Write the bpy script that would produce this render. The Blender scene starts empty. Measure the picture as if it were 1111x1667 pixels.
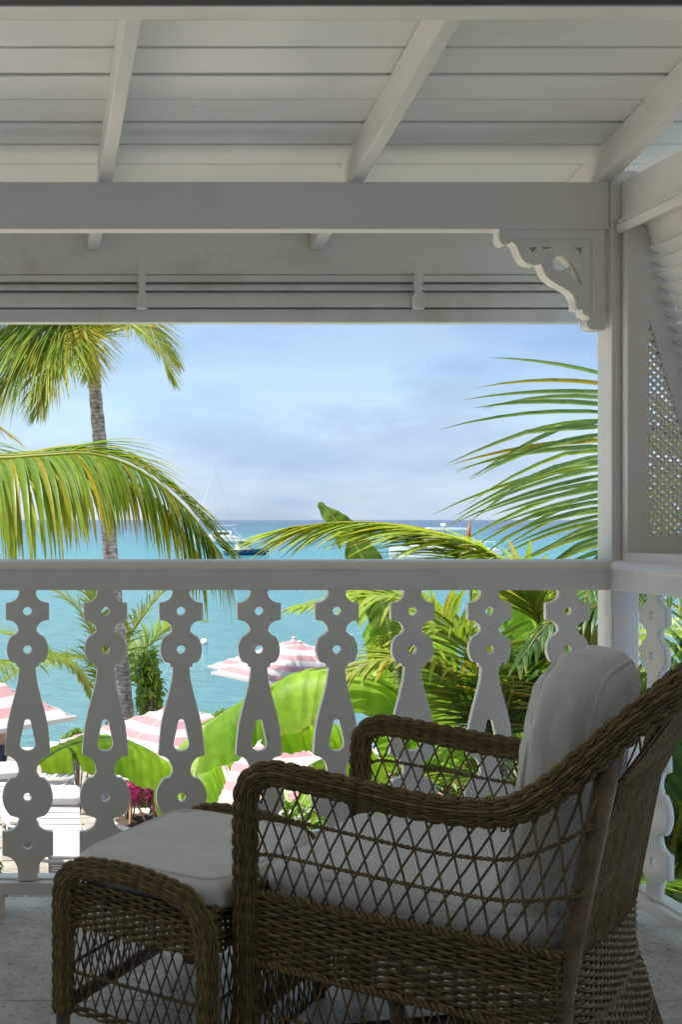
import bpy, bmesh, math, random
from mathutils import Vector, Matrix
from mathutils.noise import noise as pnoise
R = math.radians
PI = math.pi
rnd = random.Random(7)
sc = bpy.context.scene
col = sc.collection

# ------------------------------------------------------------------ camera
EYE = 1.17            # camera height above the veranda floor
FP = 1850.0           # focal length in photo pixels (photo is 1111 x 1667)
cam = bpy.data.cameras.new('camera')
cam.sensor_fit = 'VERTICAL'
cam.sensor_height = 36.0
cam.lens = FP / 1667 * 36
cam.shift_x = 555.5 / 1667
cam.shift_y = 12.5 / 1667
cam.clip_start = 0.05
cam.clip_end = 60000
camo = bpy.data.objects.new('camera', cam)
camo.location = (0, 0, EYE)
camo.rotation_euler = (R(90), 0, 0)
col.objects.link(camo)
sc.camera = camo

# ------------------------------------------------------------------ sky and sun
SUN_EL, SUN_AZ = 64.0, -112.0          # azimuth from +Y (sea) towards +X
w = bpy.data.worlds.new('World'); sc.world = w; w.use_nodes = True
nt = w.node_tree; nt.nodes.clear()
out = nt.nodes.new('ShaderNodeOutputWorld'); bg = nt.nodes.new('ShaderNodeBackground')
sky = nt.nodes.new('ShaderNodeTexSky'); sky.sky_type = 'NISHITA'; sky.sun_disc = False
sky.sun_elevation = R(SUN_EL); sky.sun_rotation = R(SUN_AZ)
sky.air_density = 1.0; sky.dust_density = 0.3; sky.ozone_density = 2.5; sky.altitude = 10
tc = nt.nodes.new('ShaderNodeTexCoord'); mp = nt.nodes.new('ShaderNodeMapping')
mp.inputs['Scale'].default_value = (1.6, 1.6, 6.0); mp.inputs['Location'].default_value = (0.35, 0.2, 0.1)
n1 = nt.nodes.new('ShaderNodeTexNoise'); n1.inputs['Scale'].default_value = 1.7
n1.inputs['Detail'].default_value = 8; n1.inputs['Roughness'].default_value = 0.56
cr = nt.nodes.new('ShaderNodeValToRGB')
cr.color_ramp.elements[0].position = 0.36; cr.color_ramp.elements[0].color = (0.60, 0.60, 0.60, 1)
cr.color_ramp.elements[1].position = 0.72; cr.color_ramp.elements[1].color = (0.95, 0.95, 0.95, 1)
n2 = nt.nodes.new('ShaderNodeTexNoise'); n2.inputs['Scale'].default_value = 3.1; n2.inputs['Detail'].default_value = 6
cr2 = nt.nodes.new('ShaderNodeValToRGB')
cr2.color_ramp.elements[0].position = 0.44; cr2.color_ramp.elements[0].color = (1.85, 2.5, 3.5, 1)
cr2.color_ramp.elements[1].position = 0.64; cr2.color_ramp.elements[1].color = (1.2, 1.85, 2.95, 1)
mx = nt.nodes.new('ShaderNodeMix'); mx.data_type = 'RGBA'
L = nt.links.new
L(tc.outputs['Generated'], mp.inputs['Vector']); L(mp.outputs[0], n1.inputs['Vector']); L(mp.outputs[0], n2.inputs['Vector'])
L(n1.outputs['Fac'], cr.inputs['Fac']); L(n2.outputs['Fac'], cr2.inputs['Fac'])
L(cr.outputs['Color'], mx.inputs['Factor']); L(sky.outputs[0], mx.inputs['A']); L(cr2.outputs['Color'], mx.inputs['B'])
mp3 = nt.nodes.new('ShaderNodeMapping'); mp3.inputs['Scale'].default_value = (1.0, 1.0, 2.6); mp3.inputs['Location'].default_value = (0.13, 0.4, 0.92)
n3 = nt.nodes.new('ShaderNodeTexNoise'); n3.inputs['Scale'].default_value = 4.2; n3.inputs['Detail'].default_value = 9; n3.inputs['Roughness'].default_value = 0.6
cr3 = nt.nodes.new('ShaderNodeValToRGB'); cr3.color_ramp.elements[0].position = 0.54; cr3.color_ramp.elements[1].position = 0.66
cr3.color_ramp.elements[0].color = (0, 0, 0, 1); cr3.color_ramp.elements[1].color = (0.6, 0.6, 0.6, 1)
mx3 = nt.nodes.new('ShaderNodeMix'); mx3.data_type = 'RGBA'; mx3.inputs['B'].default_value = (1.8, 2.35, 3.25, 1)
L(tc.outputs['Generated'], mp3.inputs['Vector']); L(mp3.outputs[0], n3.inputs['Vector']); L(n3.outputs['Fac'], cr3.inputs['Fac'])
L(cr3.outputs['Color'], mx3.inputs['Factor']); L(mx.outputs['Result'], mx3.inputs['A'])
L(mx3.outputs['Result'], bg.inputs['Color']); bg.inputs['Strength'].default_value = 0.095
L(bg.outputs[0], out.inputs[0])

sun = bpy.data.lights.new('sun', 'SUN'); sun.energy = 3.6; sun.angle = R(0.55); sun.color = (1.0, 0.95, 0.87)
suno = bpy.data.objects.new('sun', sun); col.objects.link(suno)
sd = Vector((math.sin(R(SUN_AZ)) * math.cos(R(SUN_EL)), math.cos(R(SUN_AZ)) * math.cos(R(SUN_EL)), math.sin(R(SUN_EL))))
suno.rotation_euler = (-sd).to_track_quat('-Z', 'Y').to_euler()
suno.location = (0, 0, 20)
vs = sc.view_settings
vs.view_transform = 'Standard'; vs.look = 'None'; vs.gamma = 1.0; vs.exposure = 1.36; vs.use_curve_mapping = False
sc.cycles.max_bounces = 10; sc.cycles.diffuse_bounces = 6; sc.cycles.transparent_max_bounces = 12

# ------------------------------------------------------------------ helpers
def at(x, y, d):
    """world point seen at photo position x, y when it stands d metres in front of the camera"""
    return Vector((x / FP * d, d, EYE - (y - 846) / FP * d))

class MB:
    def __init__(s): s.v = []; s.f = []; s.c = []; s.smooth = False
    def vert(s, p, c=(1, 1, 1)):
        s.v.append((p[0], p[1], p[2])); s.c.append(c); return len(s.v) - 1
    def box(s, x0, x1, y0, y1, z0, z1, c=(1, 1, 1)):
        i = len(s.v)
        for z in (z0, z1):
            for (x, y) in ((x0, y0), (x1, y0), (x1, y1), (x0, y1)): s.vert((x, y, z), c)
        s.f += [(i, i+3, i+2, i+1), (i+4, i+5, i+6, i+7), (i, i+1, i+5, i+4), (i+1, i+2, i+6, i+5), (i+2, i+3, i+7, i+6), (i+3, i, i+4, i+7)]
    def obox(s, cen, ax, ay, az, c=(1, 1, 1)):
        """box with half axes ax ay az (vectors)"""
        i = len(s.v); cen = Vector(cen)
        for z in (-1, 1):
            for (x, y) in ((-1, -1), (1, -1), (1, 1), (-1, 1)): s.vert(cen + ax*x + ay*y + az*z, c)
        s.f += [(i, i+3, i+2, i+1), (i+4, i+5, i+6, i+7), (i, i+1, i+5, i+4), (i+1, i+2, i+6, i+5), (i+2, i+3, i+7, i+6), (i+3, i, i+4, i+7)]
    def tube(s, pts, rad, n=6, c=(1, 1, 1), cap=True, closed=False):
        pts = [Vector(p) for p in pts]
        fr = frames(pts, closed)
        i0 = len(s.v); m = len(pts)
        for k, (p, t, a, b) in enumerate(fr):
            r = rad[k] if isinstance(rad, (list, tuple)) else rad
            cc = c[k] if isinstance(c, list) else c
            for j in range(n):
                th = 2*PI*j/n
                s.vert(p + a*(math.cos(th)*r) + b*(math.sin(th)*r), cc)
        for k in range(m if closed else m-1):
            k2 = (k+1) % m
            for j in range(n):
                s.f.append((i0+k*n+j, i0+k*n+(j+1) % n, i0+k2*n+(j+1) % n, i0+k2*n+j))
        if cap and not closed:
            s.f.append(tuple(i0+j for j in range(n-1, -1, -1)))
            s.f.append(tuple(i0+(m-1)*n+j for j in range(n)))
    def prism(s, outline, axis_vec, c=(1, 1, 1)):
        """closed outline of 3D points pushed along a vector"""
        i = len(s.v); n = len(outline); av = Vector(axis_vec)
        for p in outline: s.vert(p, c)
        for p in outline: s.vert(Vector(p)+av, c)
        s.f.append(tuple(range(i+n-1, i-1, -1))); s.f.append(tuple(range(i+n, i+2*n)))
        for k in range(n): s.f.append((i+k, i+(k+1) % n, i+n+(k+1) % n, i+n+k))
    def mesh(s, name, m, smooth=False):
        me = bpy.data.meshes.new(name)
        me.from_pydata(s.v, [], s.f)
        at_ = me.attributes.new('Col', 'FLOAT_COLOR', 'POINT')
        flat = []
        for c in s.c: flat += [c[0], c[1], c[2], 1.0]
        at_.data.foreach_set('color', flat)
        if smooth: me.polygons.foreach_set('use_smooth', [True]*len(me.polygons))
        me.materials.append(m); me.update()
        return me
    def build(s, name, m, parent=None, smooth=False, bevel=0, recalc=False):
        me = s.mesh(name, m, smooth)
        if recalc:
            bm = bmesh.new(); bm.from_mesh(me); bmesh.ops.recalc_face_normals(bm, faces=bm.faces); bm.to_mesh(me); bm.free()
        o = bpy.data.objects.new(name, me); col.objects.link(o)
        if parent: o.parent = parent
        if bevel: bev(o, bevel)
        return o

def bev(o, wdt, seg=2):
    md = o.modifiers.new('Bevel', 'BEVEL'); md.width = wdt; md.segments = seg; md.limit_method = 'ANGLE'; md.angle_limit = R(40)

def frames(pts, closed=False):
    m = len(pts); res = []; a = None
    for k in range(m):
        if closed: t = pts[(k+1) % m]-pts[(k-1) % m]
        else: t = pts[min(k+1, m-1)]-pts[max(k-1, 0)]
        if t.length < 1e-9: t = Vector((0, 0, 1))
        t = t.normalized()
        if a is None:
            ref = Vector((0, 0, 1)) if abs(t.z) < 0.9 else Vector((0, 1, 0))
            a = (ref - t*ref.dot(t)).normalized()
        else:
            a = a - t*a.dot(t)
            a = a.normalized() if a.length > 1e-6 else t.orthogonal().normalized()
        res.append((pts[k], t, a, t.cross(a)))
    return res

def spline(pts, n=12):
    """Catmull-Rom through the points"""
    P = [Vector(p) for p in pts]; P = [P[0]*2-P[1]] + P + [P[-1]*2-P[-2]]
    o = []
    for i in range(1, len(P)-2):
        for k in range(n):
            t = k/n
            o.append(0.5*((2*P[i]) + (P[i+1]-P[i-1])*t + (2*P[i-1]-5*P[i]+4*P[i+1]-P[i+2])*t*t + (3*P[i]-P[i-1]-3*P[i+1]+P[i+2])*t**3))
    o.append(P[-2].copy()); return o

def resample(pts, step=None, n=None):
    pts = [Vector(p) for p in pts]; ds = [0]
    for i in range(1, len(pts)): ds.append(ds[-1]+(pts[i]-pts[i-1]).length)
    Lt = ds[-1]
    if n is None: n = max(2, int(round(Lt/step)))
    o = []; j = 0
    for k in range(n+1):
        s = Lt*k/n
        while j < len(ds)-2 and ds[j+1] < s: j += 1
        q = (s-ds[j])/max(1e-9, ds[j+1]-ds[j]); o.append(pts[j].lerp(pts[j+1], q))
    return o, Lt

def tag(o, label=None, cat=None, group=None, kind=None):
    if label: o['label'] = label
    if cat: o['category'] = cat
    if group: o['group'] = group
    if kind: o['kind'] = kind
    return o
def empty(name, loc=(0, 0, 0), rz=0):
    o = bpy.data.objects.new(name, None); o.location = loc; o.rotation_euler = (0, 0, rz); o.empty_display_size = .1
    col.objects.link(o); return o
def child(name, me, parent, loc=(0, 0, 0), rot=(0, 0, 0), scale=(1, 1, 1)):
    o = bpy.data.objects.new(name, me); o.parent = parent; o.location = loc; o.rotation_euler = rot; o.scale = scale
    col.objects.link(o); return o
def copy_tree(o, parent=None):
    c = o.copy(); col.objects.link(c); c.parent = parent
    for ch in list(o.children): copy_tree(ch, c)
    return c
def flat_mesh(name, splines, depth, m):
    """outline with holes in local XZ, thickness along +Y; built with a filled 2D curve"""
    cu = bpy.data.curves.new(name, 'CURVE'); cu.dimensions = '2D'; cu.fill_mode = 'BOTH'; cu.extrude = depth/2
    for s in splines:
        sp = cu.splines.new('POLY'); sp.points.add(len(s)-1); sp.use_cyclic_u = True
        for p, (x, z) in zip(sp.points, s): p.co = (x, z, 0, 1)
    tmp = bpy.data.objects.new('tmp', cu); col.objects.link(tmp)
    dg = bpy.context.evaluated_depsgraph_get(); dg.update()
    me = bpy.data.meshes.new_from_object(tmp.evaluated_get(dg))
    bpy.data.objects.remove(tmp); bpy.data.curves.remove(cu)
    me.transform(Matrix(((1, 0, 0, 0), (0, 0, 1, depth/2), (0, 1, 0, 0), (0, 0, 0, 1))))
    me.name = name; me.materials.clear(); me.materials.append(m)
    bm = bmesh.new(); bm.from_mesh(me); bmesh.ops.remove_doubles(bm, verts=bm.verts, dist=1e-5)
    bmesh.ops.recalc_face_normals(bm, faces=bm.faces)
    bm.to_mesh(me); bm.free()
    return me

# ------------------------------------------------------------------ materials
def nodes(name):
    m = bpy.data.materials.new(name); m.use_nodes = True
    t = m.node_tree; b = t.nodes['Principled BSDF']
    return m, t, b
def N(t, kind, **kw):
    n = t.nodes.new(kind)
    for k, v in kw.items():
        if hasattr(n, k): setattr(n, k, v)
        else: n.inputs[k.replace('_', ' ')].default_value = v
    return n
def coordmap(t, scale=(1, 1, 1), kind='Object'):
    a = N(t, 'ShaderNodeTexCoord'); b = N(t, 'ShaderNodeMapping'); b.inputs['Scale'].default_value = scale
    t.links.new(a.outputs[kind], b.inputs['Vector']); return b.outputs[0]
def ramp(t, src, stops):
    r = N(t, 'ShaderNodeValToRGB'); e = r.color_ramp.elements
    while len(e) < len(stops): e.new(0.5)
    for k, (p, c) in enumerate(stops): e[k].position = p; e[k].color = (*c, 1)
    t.links.new(src, r.inputs['Fac']); return r.outputs['Color']
def mix(t, fac, a, b, mode='MIX'):
    x = N(t, 'ShaderNodeMix', data_type='RGBA', blend_type=mode)
    for key, val in (('Factor', fac), ('A', a), ('B', b)):
        if hasattr(val, 'links') or hasattr(val, 'is_linked'): t.links.new(val, x.inputs[key])
        elif key == 'Factor': x.inputs[key].default_value = val
        else: x.inputs[key].default_value = (*val, 1)
    return x.outputs['Result']
def bump(t, b, h, strength=0.3, dist=0.01):
    n = N(t, 'ShaderNodeBump'); n.inputs['Strength'].default_value = strength; n.inputs['Distance'].default_value = dist
    t.links.new(h, n.inputs['Height']); t.links.new(n.outputs[0], b.inputs['Normal'])

def mat_paint(name, base=(.87, .845, .79), stain=(.62, .58, .47), grain=(1, 18, 18), amount=.35, rough=.32):
    m, t, b = nodes(name)
    v = coordmap(t, grain)
    n = N(t, 'ShaderNodeTexNoise', Scale=6.0, Detail=6.0, Roughness=.6); t.links.new(v, n.inputs['Vector'])
    v2 = N(t, 'ShaderNodeNewGeometry').outputs['Position']
    n2 = N(t, 'ShaderNodeTexNoise', Scale=3.4, Detail=5.0, Roughness=.65); t.links.new(v2, n2.inputs['Vector'])
    f = ramp(t, n2.outputs['Fac'], [(.48, (0, 0, 0)), (.78, (amount,)*3)])
    c = mix(t, f, base, stain)
    g = ramp(t, n.outputs['Fac'], [(.3, (.965,)*3), (.7, (1,)*3)])
    n4 = N(t, 'ShaderNodeTexNoise', Scale=38.0, Detail=4.0, Roughness=.7); t.links.new(v2, n4.inputs['Vector'])
    sp = ramp(t, n4.outputs['Fac'], [(.24, (.84, .81, .75)), (.33, (1, 1, 1))])
    c = mix(t, 1.0, c, sp, 'MULTIPLY')
    t.links.new(mix(t, 1.0, c, g, 'MULTIPLY'), b.inputs['Base Color'])
    b.inputs['Roughness'].default_value = rough
    bump(t, b, n.outputs['Fac'], .12, .004)
    return m
def mat_simple(name, c, rough=.6, var=.2, scale=8, bmp=.15, metal=0):
    m, t, b = nodes(name)
    n = N(t, 'ShaderNodeTexNoise', Scale=scale, Detail=5.0); t.links.new(coordmap(t), n.inputs['Vector'])
    lo = tuple(x*(1-var) for x in c); hi = tuple(min(1, x*(1+var)) for x in c)
    t.links.new(ramp(t, n.outputs['Fac'], [(.3, lo), (.7, hi)]), b.inputs['Base Color'])
    b.inputs['Roughness'].default_value = rough; b.inputs['Metallic'].default_value = metal
    bump(t, b, n.outputs['Fac'], bmp, .01)
    return m
def mat_col(name, rough=.6, var=.18, scale=30, bmp=.1, spec=.5):
    """colour from the mesh's own colour attribute with fine variation"""
    m, t, b = nodes(name)
    a = N(t, 'ShaderNodeAttribute', attribute_name='Col')
    n = N(t, 'ShaderNodeTexNoise', Scale=scale, Detail=4.0); t.links.new(coordmap(t), n.inputs['Vector'])
    g = ramp(t, n.outputs['Fac'], [(.3, (1-var,)*3), (.7, (1+var*.5,)*3)])
    t.links.new(mix(t, 1.0, a.outputs['Color'], g, 'MULTIPLY'), b.inputs['Base Color'])
    b.inputs['Roughness'].default_value = rough; b.inputs['Specular IOR Level'].default_value = spec
    bump(t, b, n.outputs['Fac'], bmp, .005)
    return m
def mat_leaf(name, trans=.45, rough=.38, gain=(1.3, 1.35, .55), scale=40):
    m, t, b = nodes(name)
    a = N(t, 'ShaderNodeAttribute', attribute_name='Col')
    n = N(t, 'ShaderNodeTexNoise', Scale=scale, Detail=3.0); t.links.new(coordmap(t), n.inputs['Vector'])
    g = ramp(t, n.outputs['Fac'], [(.3, (.82,)*3), (.7, (1.1,)*3)])
    c = mix(t, 1.0, a.outputs['Color'], g, 'MULTIPLY')
    t.links.new(c, b.inputs['Base Color']); b.inputs['Roughness'].default_value = rough
    b.inputs['Specular IOR Level'].default_value = .4
    tr = N(t, 'ShaderNodeBsdfTranslucent'); t.links.new(mix(t, 1.0, c, gain, 'MULTIPLY'), tr.inputs['Color'])
    ms = N(t, 'ShaderNodeMixShader'); ms.inputs[0].default_value = trans
    o = t.nodes['Material Output']
    t.links.new(b.outputs[0], ms.inputs[1]); t.links.new(tr.outputs[0], ms.inputs[2]); t.links.new(ms.outputs[0], o.inputs[0])
    return m

M = {}
M['paint'] = mat_paint('white_paint')
M['plank'] = mat_paint('ceiling_paint', (.88, .89, .86), (.70, .67, .60), (.6, 14, 14), .3, .2)
M['eave'] = mat_paint('eave_paint', (.82, .82, .76), (.50, .42, .28), (.5, 6, 10), .6)
M['beam_shade'] = mat_simple('shaded_beam', (.03, .022, .016), .6)  # near-black colour, stands in for shade on the beam front
M['wicker'] = mat_col('wicker', .55, .35, 60, .25, .35)
M['pole'] = mat_simple('cane_pole', (.17, .115, .06), .5, .35, 20, .2)
M['leaf'] = mat_leaf('palm_leaf')
M['banana'] = mat_leaf('banana_leaf', .58, .5, (1.35, 1.4, .5), 25)
M['petal'] = mat_leaf('petal', .4, .6, (1.2, 1.0, 1.1))
M['rachis'] = mat_col('palm_stalk', .5, .25, 15, .2)
M['colour'] = mat_col('painted_colour', .45, .1, 12, .05)
M['bark'] = None

def m_fabric(name, c, var=.06):
    m, t, b = nodes(name)
    w1 = N(t, 'ShaderNodeTexNoise', Scale=340.0, Detail=2.0); t.links.new(coordmap(t, (1, 1, 1)), w1.inputs['Vector'])
    n = N(t, 'ShaderNodeTexNoise', Scale=5.0, Detail=4.0); t.links.new(coordmap(t), n.inputs['Vector'])
    t.links.new(ramp(t, n.outputs['Fac'], [(.3, tuple(x*(1-var*1.6) for x in c)), (.7, c)]), b.inputs['Base Color'])
    b.inputs['Roughness'].default_value = .9; b.inputs['Sheen Weight'].default_value = .15
    a = N(t, 'ShaderNodeMath', operation='MULTIPLY_ADD'); a.inputs[1].default_value = 3.5
    t.links.new(n.outputs['Fac'], a.inputs[0]); t.links.new(w1.outputs['Fac'], a.inputs[2])
    bump(t, b, a.outputs[0], .28, .004)
    return m
M['cushion'] = m_fabric('cream_canvas', (.80, .785, .74))
M['towel'] = m_fabric('white_towelling', (.56, .56, .55))
M['sling'] = m_fabric('beige_sling', (.55, .47, .38))

def m_floor():
    m, t, b = nodes('coral_stone')
    v = N(t, 'ShaderNodeNewGeometry').outputs['Position']
    n = N(t, 'ShaderNodeTexNoise', Scale=9.0, Detail=8.0, Roughness=.75); t.links.new(v, n.inputs['Vector'])
    vo = N(t, 'ShaderNodeTexVoronoi', Scale=55.0); t.links.new(v, vo.inputs['Vector'])
    n3 = N(t, 'ShaderNodeTexNoise', Scale=60.0, Detail=4.0); t.links.new(v, n3.inputs['Vector'])
    c = ramp(t, n.outputs['Fac'], [(.28, (.34, .30, .24)), (.5, (.56, .515, .43)), (.72, (.68, .64, .565))])
    pit = ramp(t, n3.outputs['Fac'], [(.32, (.55,)*3), (.45, (1,)*3)])
    t.links.new(mix(t, 1.0, c, pit, 'MULTIPLY'), b.inputs['Base Color'])
    r = ramp(t, n.outputs['Fac'], [(.3, (.55,)*3), (.7, (.3,)*3)]); t.links.new(r, b.inputs['Roughness'])
    bump(t, b, pit, .5, .004)
    return m
M['floor'] = m_floor()

def m_bark():
    m, t, b = nodes('palm_bark')
    v = coordmap(t, (1, 1, 1), 'Object')
    wv = N(t, 'ShaderNodeTexWave', bands_direction='Z', Scale=5.5, Distortion=7.0, Detail=4.0); t.links.new(v, wv.inputs['Vector'])
    n = N(t, 'ShaderNodeTexNoise', Scale=14.0, Detail=6.0); t.links.new(v, n.inputs['Vector'])
    c = ramp(t, n.outputs['Fac'], [(.32, (.15, .13, .11)), (.68, (.50, .46, .41))])
    d = ramp(t, wv.outputs['Fac'], [(.0, (.62,)*3), (.4, (1,)*3)])
    t.links.new(mix(t, 1.0, c, d, 'MULTIPLY'), b.inputs['Base Color']); b.inputs['Roughness'].default_value = .85
    bump(t, b, d, .6, .02)
    return m
M['bark'] = m_bark()

def m_sea():
    m, t, b = nodes('sea_water')
    g = N(t, 'ShaderNodeNewGeometry'); s = N(t, 'ShaderNodeSeparateXYZ'); t.links.new(g.outputs['Position'], s.inputs[0])
    nw = N(t, 'ShaderNodeTexNoise', Scale=.006, Detail=4.0); mpn = N(t, 'ShaderNodeMapping'); mpn.inputs['Scale'].default_value = (.6, 2.2, 1)
    t.links.new(g.outputs['Position'], mpn.inputs['Vector']); t.links.new(mpn.outputs[0], nw.inputs['Vector'])
    lg = N(t, 'ShaderNodeMath', operation='LOGARITHM'); lg.inputs[1].default_value = 10; t.links.new(s.outputs['Y'], lg.inputs[0])
    ad = N(t, 'ShaderNodeMath', operation='MULTIPLY_ADD'); ad.inputs[1].default_value = .7; t.links.new(nw.outputs['Fac'], ad.inputs[0]); t.links.new(lg.outputs[0], ad.inputs[2])
    mr = N(t, 'ShaderNodeMapRange'); mr.inputs['From Min'].default_value = 1.5; mr.inputs['From Max'].default_value = 4.0
    t.links.new(ad.outputs[0], mr.inputs['Value'])
    c = ramp(t, mr.outputs[0], [(.0, (.105, .265, .275)), (.25, (.08, .255, .275)), (.45, (.02, .215, .25)), (.60, (.010, .13, .19)), (.74, (.008, .05, .115)), (1, (.008, .022, .062))])
    b.inputs['Roughness'].default_value = .16; b.inputs['IOR'].default_value = 1.33
    mp2 = N(t, 'ShaderNodeMapping'); mp2.inputs['Scale'].default_value = (.6, 1.9, 1); t.links.new(g.outputs['Position'], mp2.inputs['Vector'])
    n2 = N(t, 'ShaderNodeTexNoise', Scale=1.1, Detail=6.0, Roughness=.62); t.links.new(mp2.outputs[0], n2.inputs['Vector'])
    t.links.new(mix(t, 1.0, c, ramp(t, n2.outputs['Fac'], [(.36, (.72, .76, .80)), (.62, (1.0, 1.0, 1.0))]), 'MULTIPLY'), b.inputs['Base Color'])
    bump(t, b, n2.outputs['Fac'], .9, .8)
    return m
M['sea'] = m_sea()

def m_canopy():
    m, t, b = nodes('striped_canopy')
    tcn = N(t, 'ShaderNodeTexCoord'); s = N(t, 'ShaderNodeSeparateXYZ'); t.links.new(tcn.outputs['Object'], s.inputs[0])
    ax = N(t, 'ShaderNodeMath', operation='ABSOLUTE'); ay = N(t, 'ShaderNodeMath', operation='ABSOLUTE')
    t.links.new(s.outputs['X'], ax.inputs[0]); t.links.new(s.outputs['Y'], ay.inputs[0])
    mxx = N(t, 'ShaderNodeMath', operation='MAXIMUM'); t.links.new(ax.outputs[0], mxx.inputs[0]); t.links.new(ay.outputs[0], mxx.inputs[1])
    pm = N(t, 'ShaderNodeMath', operation='PINGPONG'); pm.inputs[1].default_value = .13; t.links.new(mxx.outputs[0], pm.inputs[0])
    gt = N(t, 'ShaderNodeMath', operation='GREATER_THAN'); gt.inputs[1].default_value = .066; t.links.new(pm.outputs[0], gt.inputs[0])
    n = N(t, 'ShaderNodeTexNoise', Scale=3.0, Detail=4.0); t.links.new(tcn.outputs['Object'], n.inputs['Vector'])
    c = mix(t, gt.outputs[0], (.50, .49, .475), (.47, .265, .28))
    g = ramp(t, n.outputs['Fac'], [(.3, (.9,)*3), (.7, (1,)*3)])
    c = mix(t, 1.0, c, g, 'MULTIPLY')
    t.links.new(c, b.inputs['Base Color']); b.inputs['Roughness'].default_value = .85
    tr = N(t, 'ShaderNodeBsdfTranslucent'); t.links.new(c, tr.inputs['Color'])
    ms = N(t, 'ShaderNodeMixShader'); ms.inputs[0].default_value = .25
    o = t.nodes['Material Output']
    t.links.new(b.outputs[0], ms.inputs[1]); t.links.new(tr.outputs[0], ms.inputs[2]); t.links.new(ms.outputs[0], o.inputs[0])
    return m
M['canopy'] = m_canopy()
M['paver'] = mat_simple('coral_paver', (.28, .25, .21), .8, .35, 9, .4)
M['sand'] = mat_simple('sandy_ground', (.66, .60, .51), .9, .25, 3, .3)
M['soil'] = mat_simple('soil', (.06, .038, .025), .95, .5, 30, .8)
M['whiteplastic'] = mat_simple('white_plastic', (.46, .455, .435), .4, .05, 4, .03)
M['stone'] = mat_simple('planter_stone', (.62, .57, .49), .8, .15, 7, .3)
M['wall'] = mat_simple('render_wall', (.40, .36, .30), .85, .06, 5, .1)

# ================================================================== SETTING: sea, ground
ZG = -3.3        # garden level
ZS = -4.3        # sea level
mb = MB()
ys = [20.5, 60, 200, 800, 3000, 12000, 45000]
for k, y in enumerate(ys):
    wdt = max(120, y*1.6)
    mb.vert((-wdt, y, ZS)); mb.vert((wdt, y, ZS))
    if k: mb.f.append((2*k-2, 2*k-1, 2*k+1, 2*k))
tag(mb.build('sea', M['sea']), kind='structure')
mb = MB(); mb.box(-40, 60, 3.65, 22.3, ZG-1.6, ZG)
tag(mb.build('ground', M['sand']), kind='structure')

# terrace of coral pavers where the loungers stand
terr = MB(); terr.box(-3, 9, 9.0, 21.8, ZG+.002, ZG+.02)
terrace = tag(terr.build('terrace', M['sand']), kind='structure')
pm = []
for k in range(5):
    b_ = MB(); w0, d0 = .30, .30
    pts = []
    for (sx, sy) in ((-1, -1), (0, -1), (1, -1), (1, 0), (1, 1), (0, 1), (-1, 1), (-1, 0)):
        pts.append(Vector((sx*w0*rnd.uniform(.90, .98), sy*d0*rnd.uniform(.90, .98), 0)))
    b_.prism(pts, (0, 0, .035)); pm.append(b_.mesh('paver', M['paver']))
k = 0
for iy in range(15):
    for ix in range(9):
        x = -.9+ix*.60+(iy % 2)*.3; y = 12.6+iy*.60
        child('paver', pm[k % 5], terrace, (x, y, ZG+.02+rnd.uniform(0, .006)), (rnd.uniform(-.01, .01), rnd.uniform(-.01, .01), rnd.choice((0, PI/2, PI)))); k += 1

# ================================================================== VERANDA
D0 = 3.34        # front face of the balusters
# floor: stone slab with tiles
mb = MB(); mb.box(-3.2, 2.0, -2.2, 3.52, -.30, -.012)
floor = tag(mb.build('floor', M['wall'], bevel=.006), kind='structure')
tmesh = {}
def tile(x0, x1, y0, y1):
    g = .0009; b_ = MB()
    b_.box(-(x1-x0)/2+g, (x1-x0)/2-g, -(y1-y0)/2+g, (y1-y0)/2-g, -.012, 0)
    o = b_.build('floor_tile', M['floor'], floor, bevel=.0015); o.location = ((x0+x1)/2, (y0+y1)/2, rnd.uniform(-.0008, .0008))
xs = [-3.2+.52*i for i in range(11)]
for i in range(10): tile(xs[i], xs[i+1], 3.285, 3.525)
for j in range(7):
    for i in range(10):
        if j < 5 or 2 < i: tile(xs[i], xs[i+1], 3.285-.52*(j+1), 3.285-.52*j)
# house wall below the veranda and behind the camera
mb = MB(); mb.box(-3.2, 2.0, -2.2, 3.4, ZG, -.31)
tag(mb.build('wall_below', M['wall']), kind='structure')
mb = MB(); mb.box(-3.2, 2.0, -2.35, -2.22, -.3, 3.3)
tag(mb.build('wall_back', M['wall']), kind='structure')

mb = MB(); mb.box(-3.35, -3.21, -2.2, 1.7, -.3, 3.3)  # unseen wall added to cut the light coming from the left
tag(mb.build('light_block_left', M['wall']), kind='structure')

# ceiling: planks and rafters on a 13 degree slope
SL = .229; HA = 1.844 + EYE
def zc(d): return HA - SL*d
mb = MB()
top = [(-3.4, 3.80, zc(3.80)+.03), (3.6, 3.80, zc(3.80)+.03), (3.6, 2.5, zc(2.5)+.03), (-3.4, 2.5, zc(2.5)+.03)]
mb.prism([Vector(p) for p in top], (0, 0, .03))
ceil = tag(mb.build('ceiling', M['paint'], recalc=True), kind='structure')
d = 2.540
while d < 3.79:
    e = min(d+.1078, 3.80)
    b_ = MB(); g = .0028
    dz = rnd.uniform(-.002, .002)
    n_ = Vector((0, SL, 1)).normalized()
    P = [Vector((-3.4, d+g, zc(d+g)+dz)), Vector((3.6, d+g, zc(d+g)+dz)), Vector((3.6, e-g, zc(e-g)+dz)), Vector((-3.4, e-g, zc(e-g)+dz))]
    b_.prism(P, n_*.022)
    b_.build('ceiling_plank', M['plank'], ceil, bevel=.003, recalc=True); d = e
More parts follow.
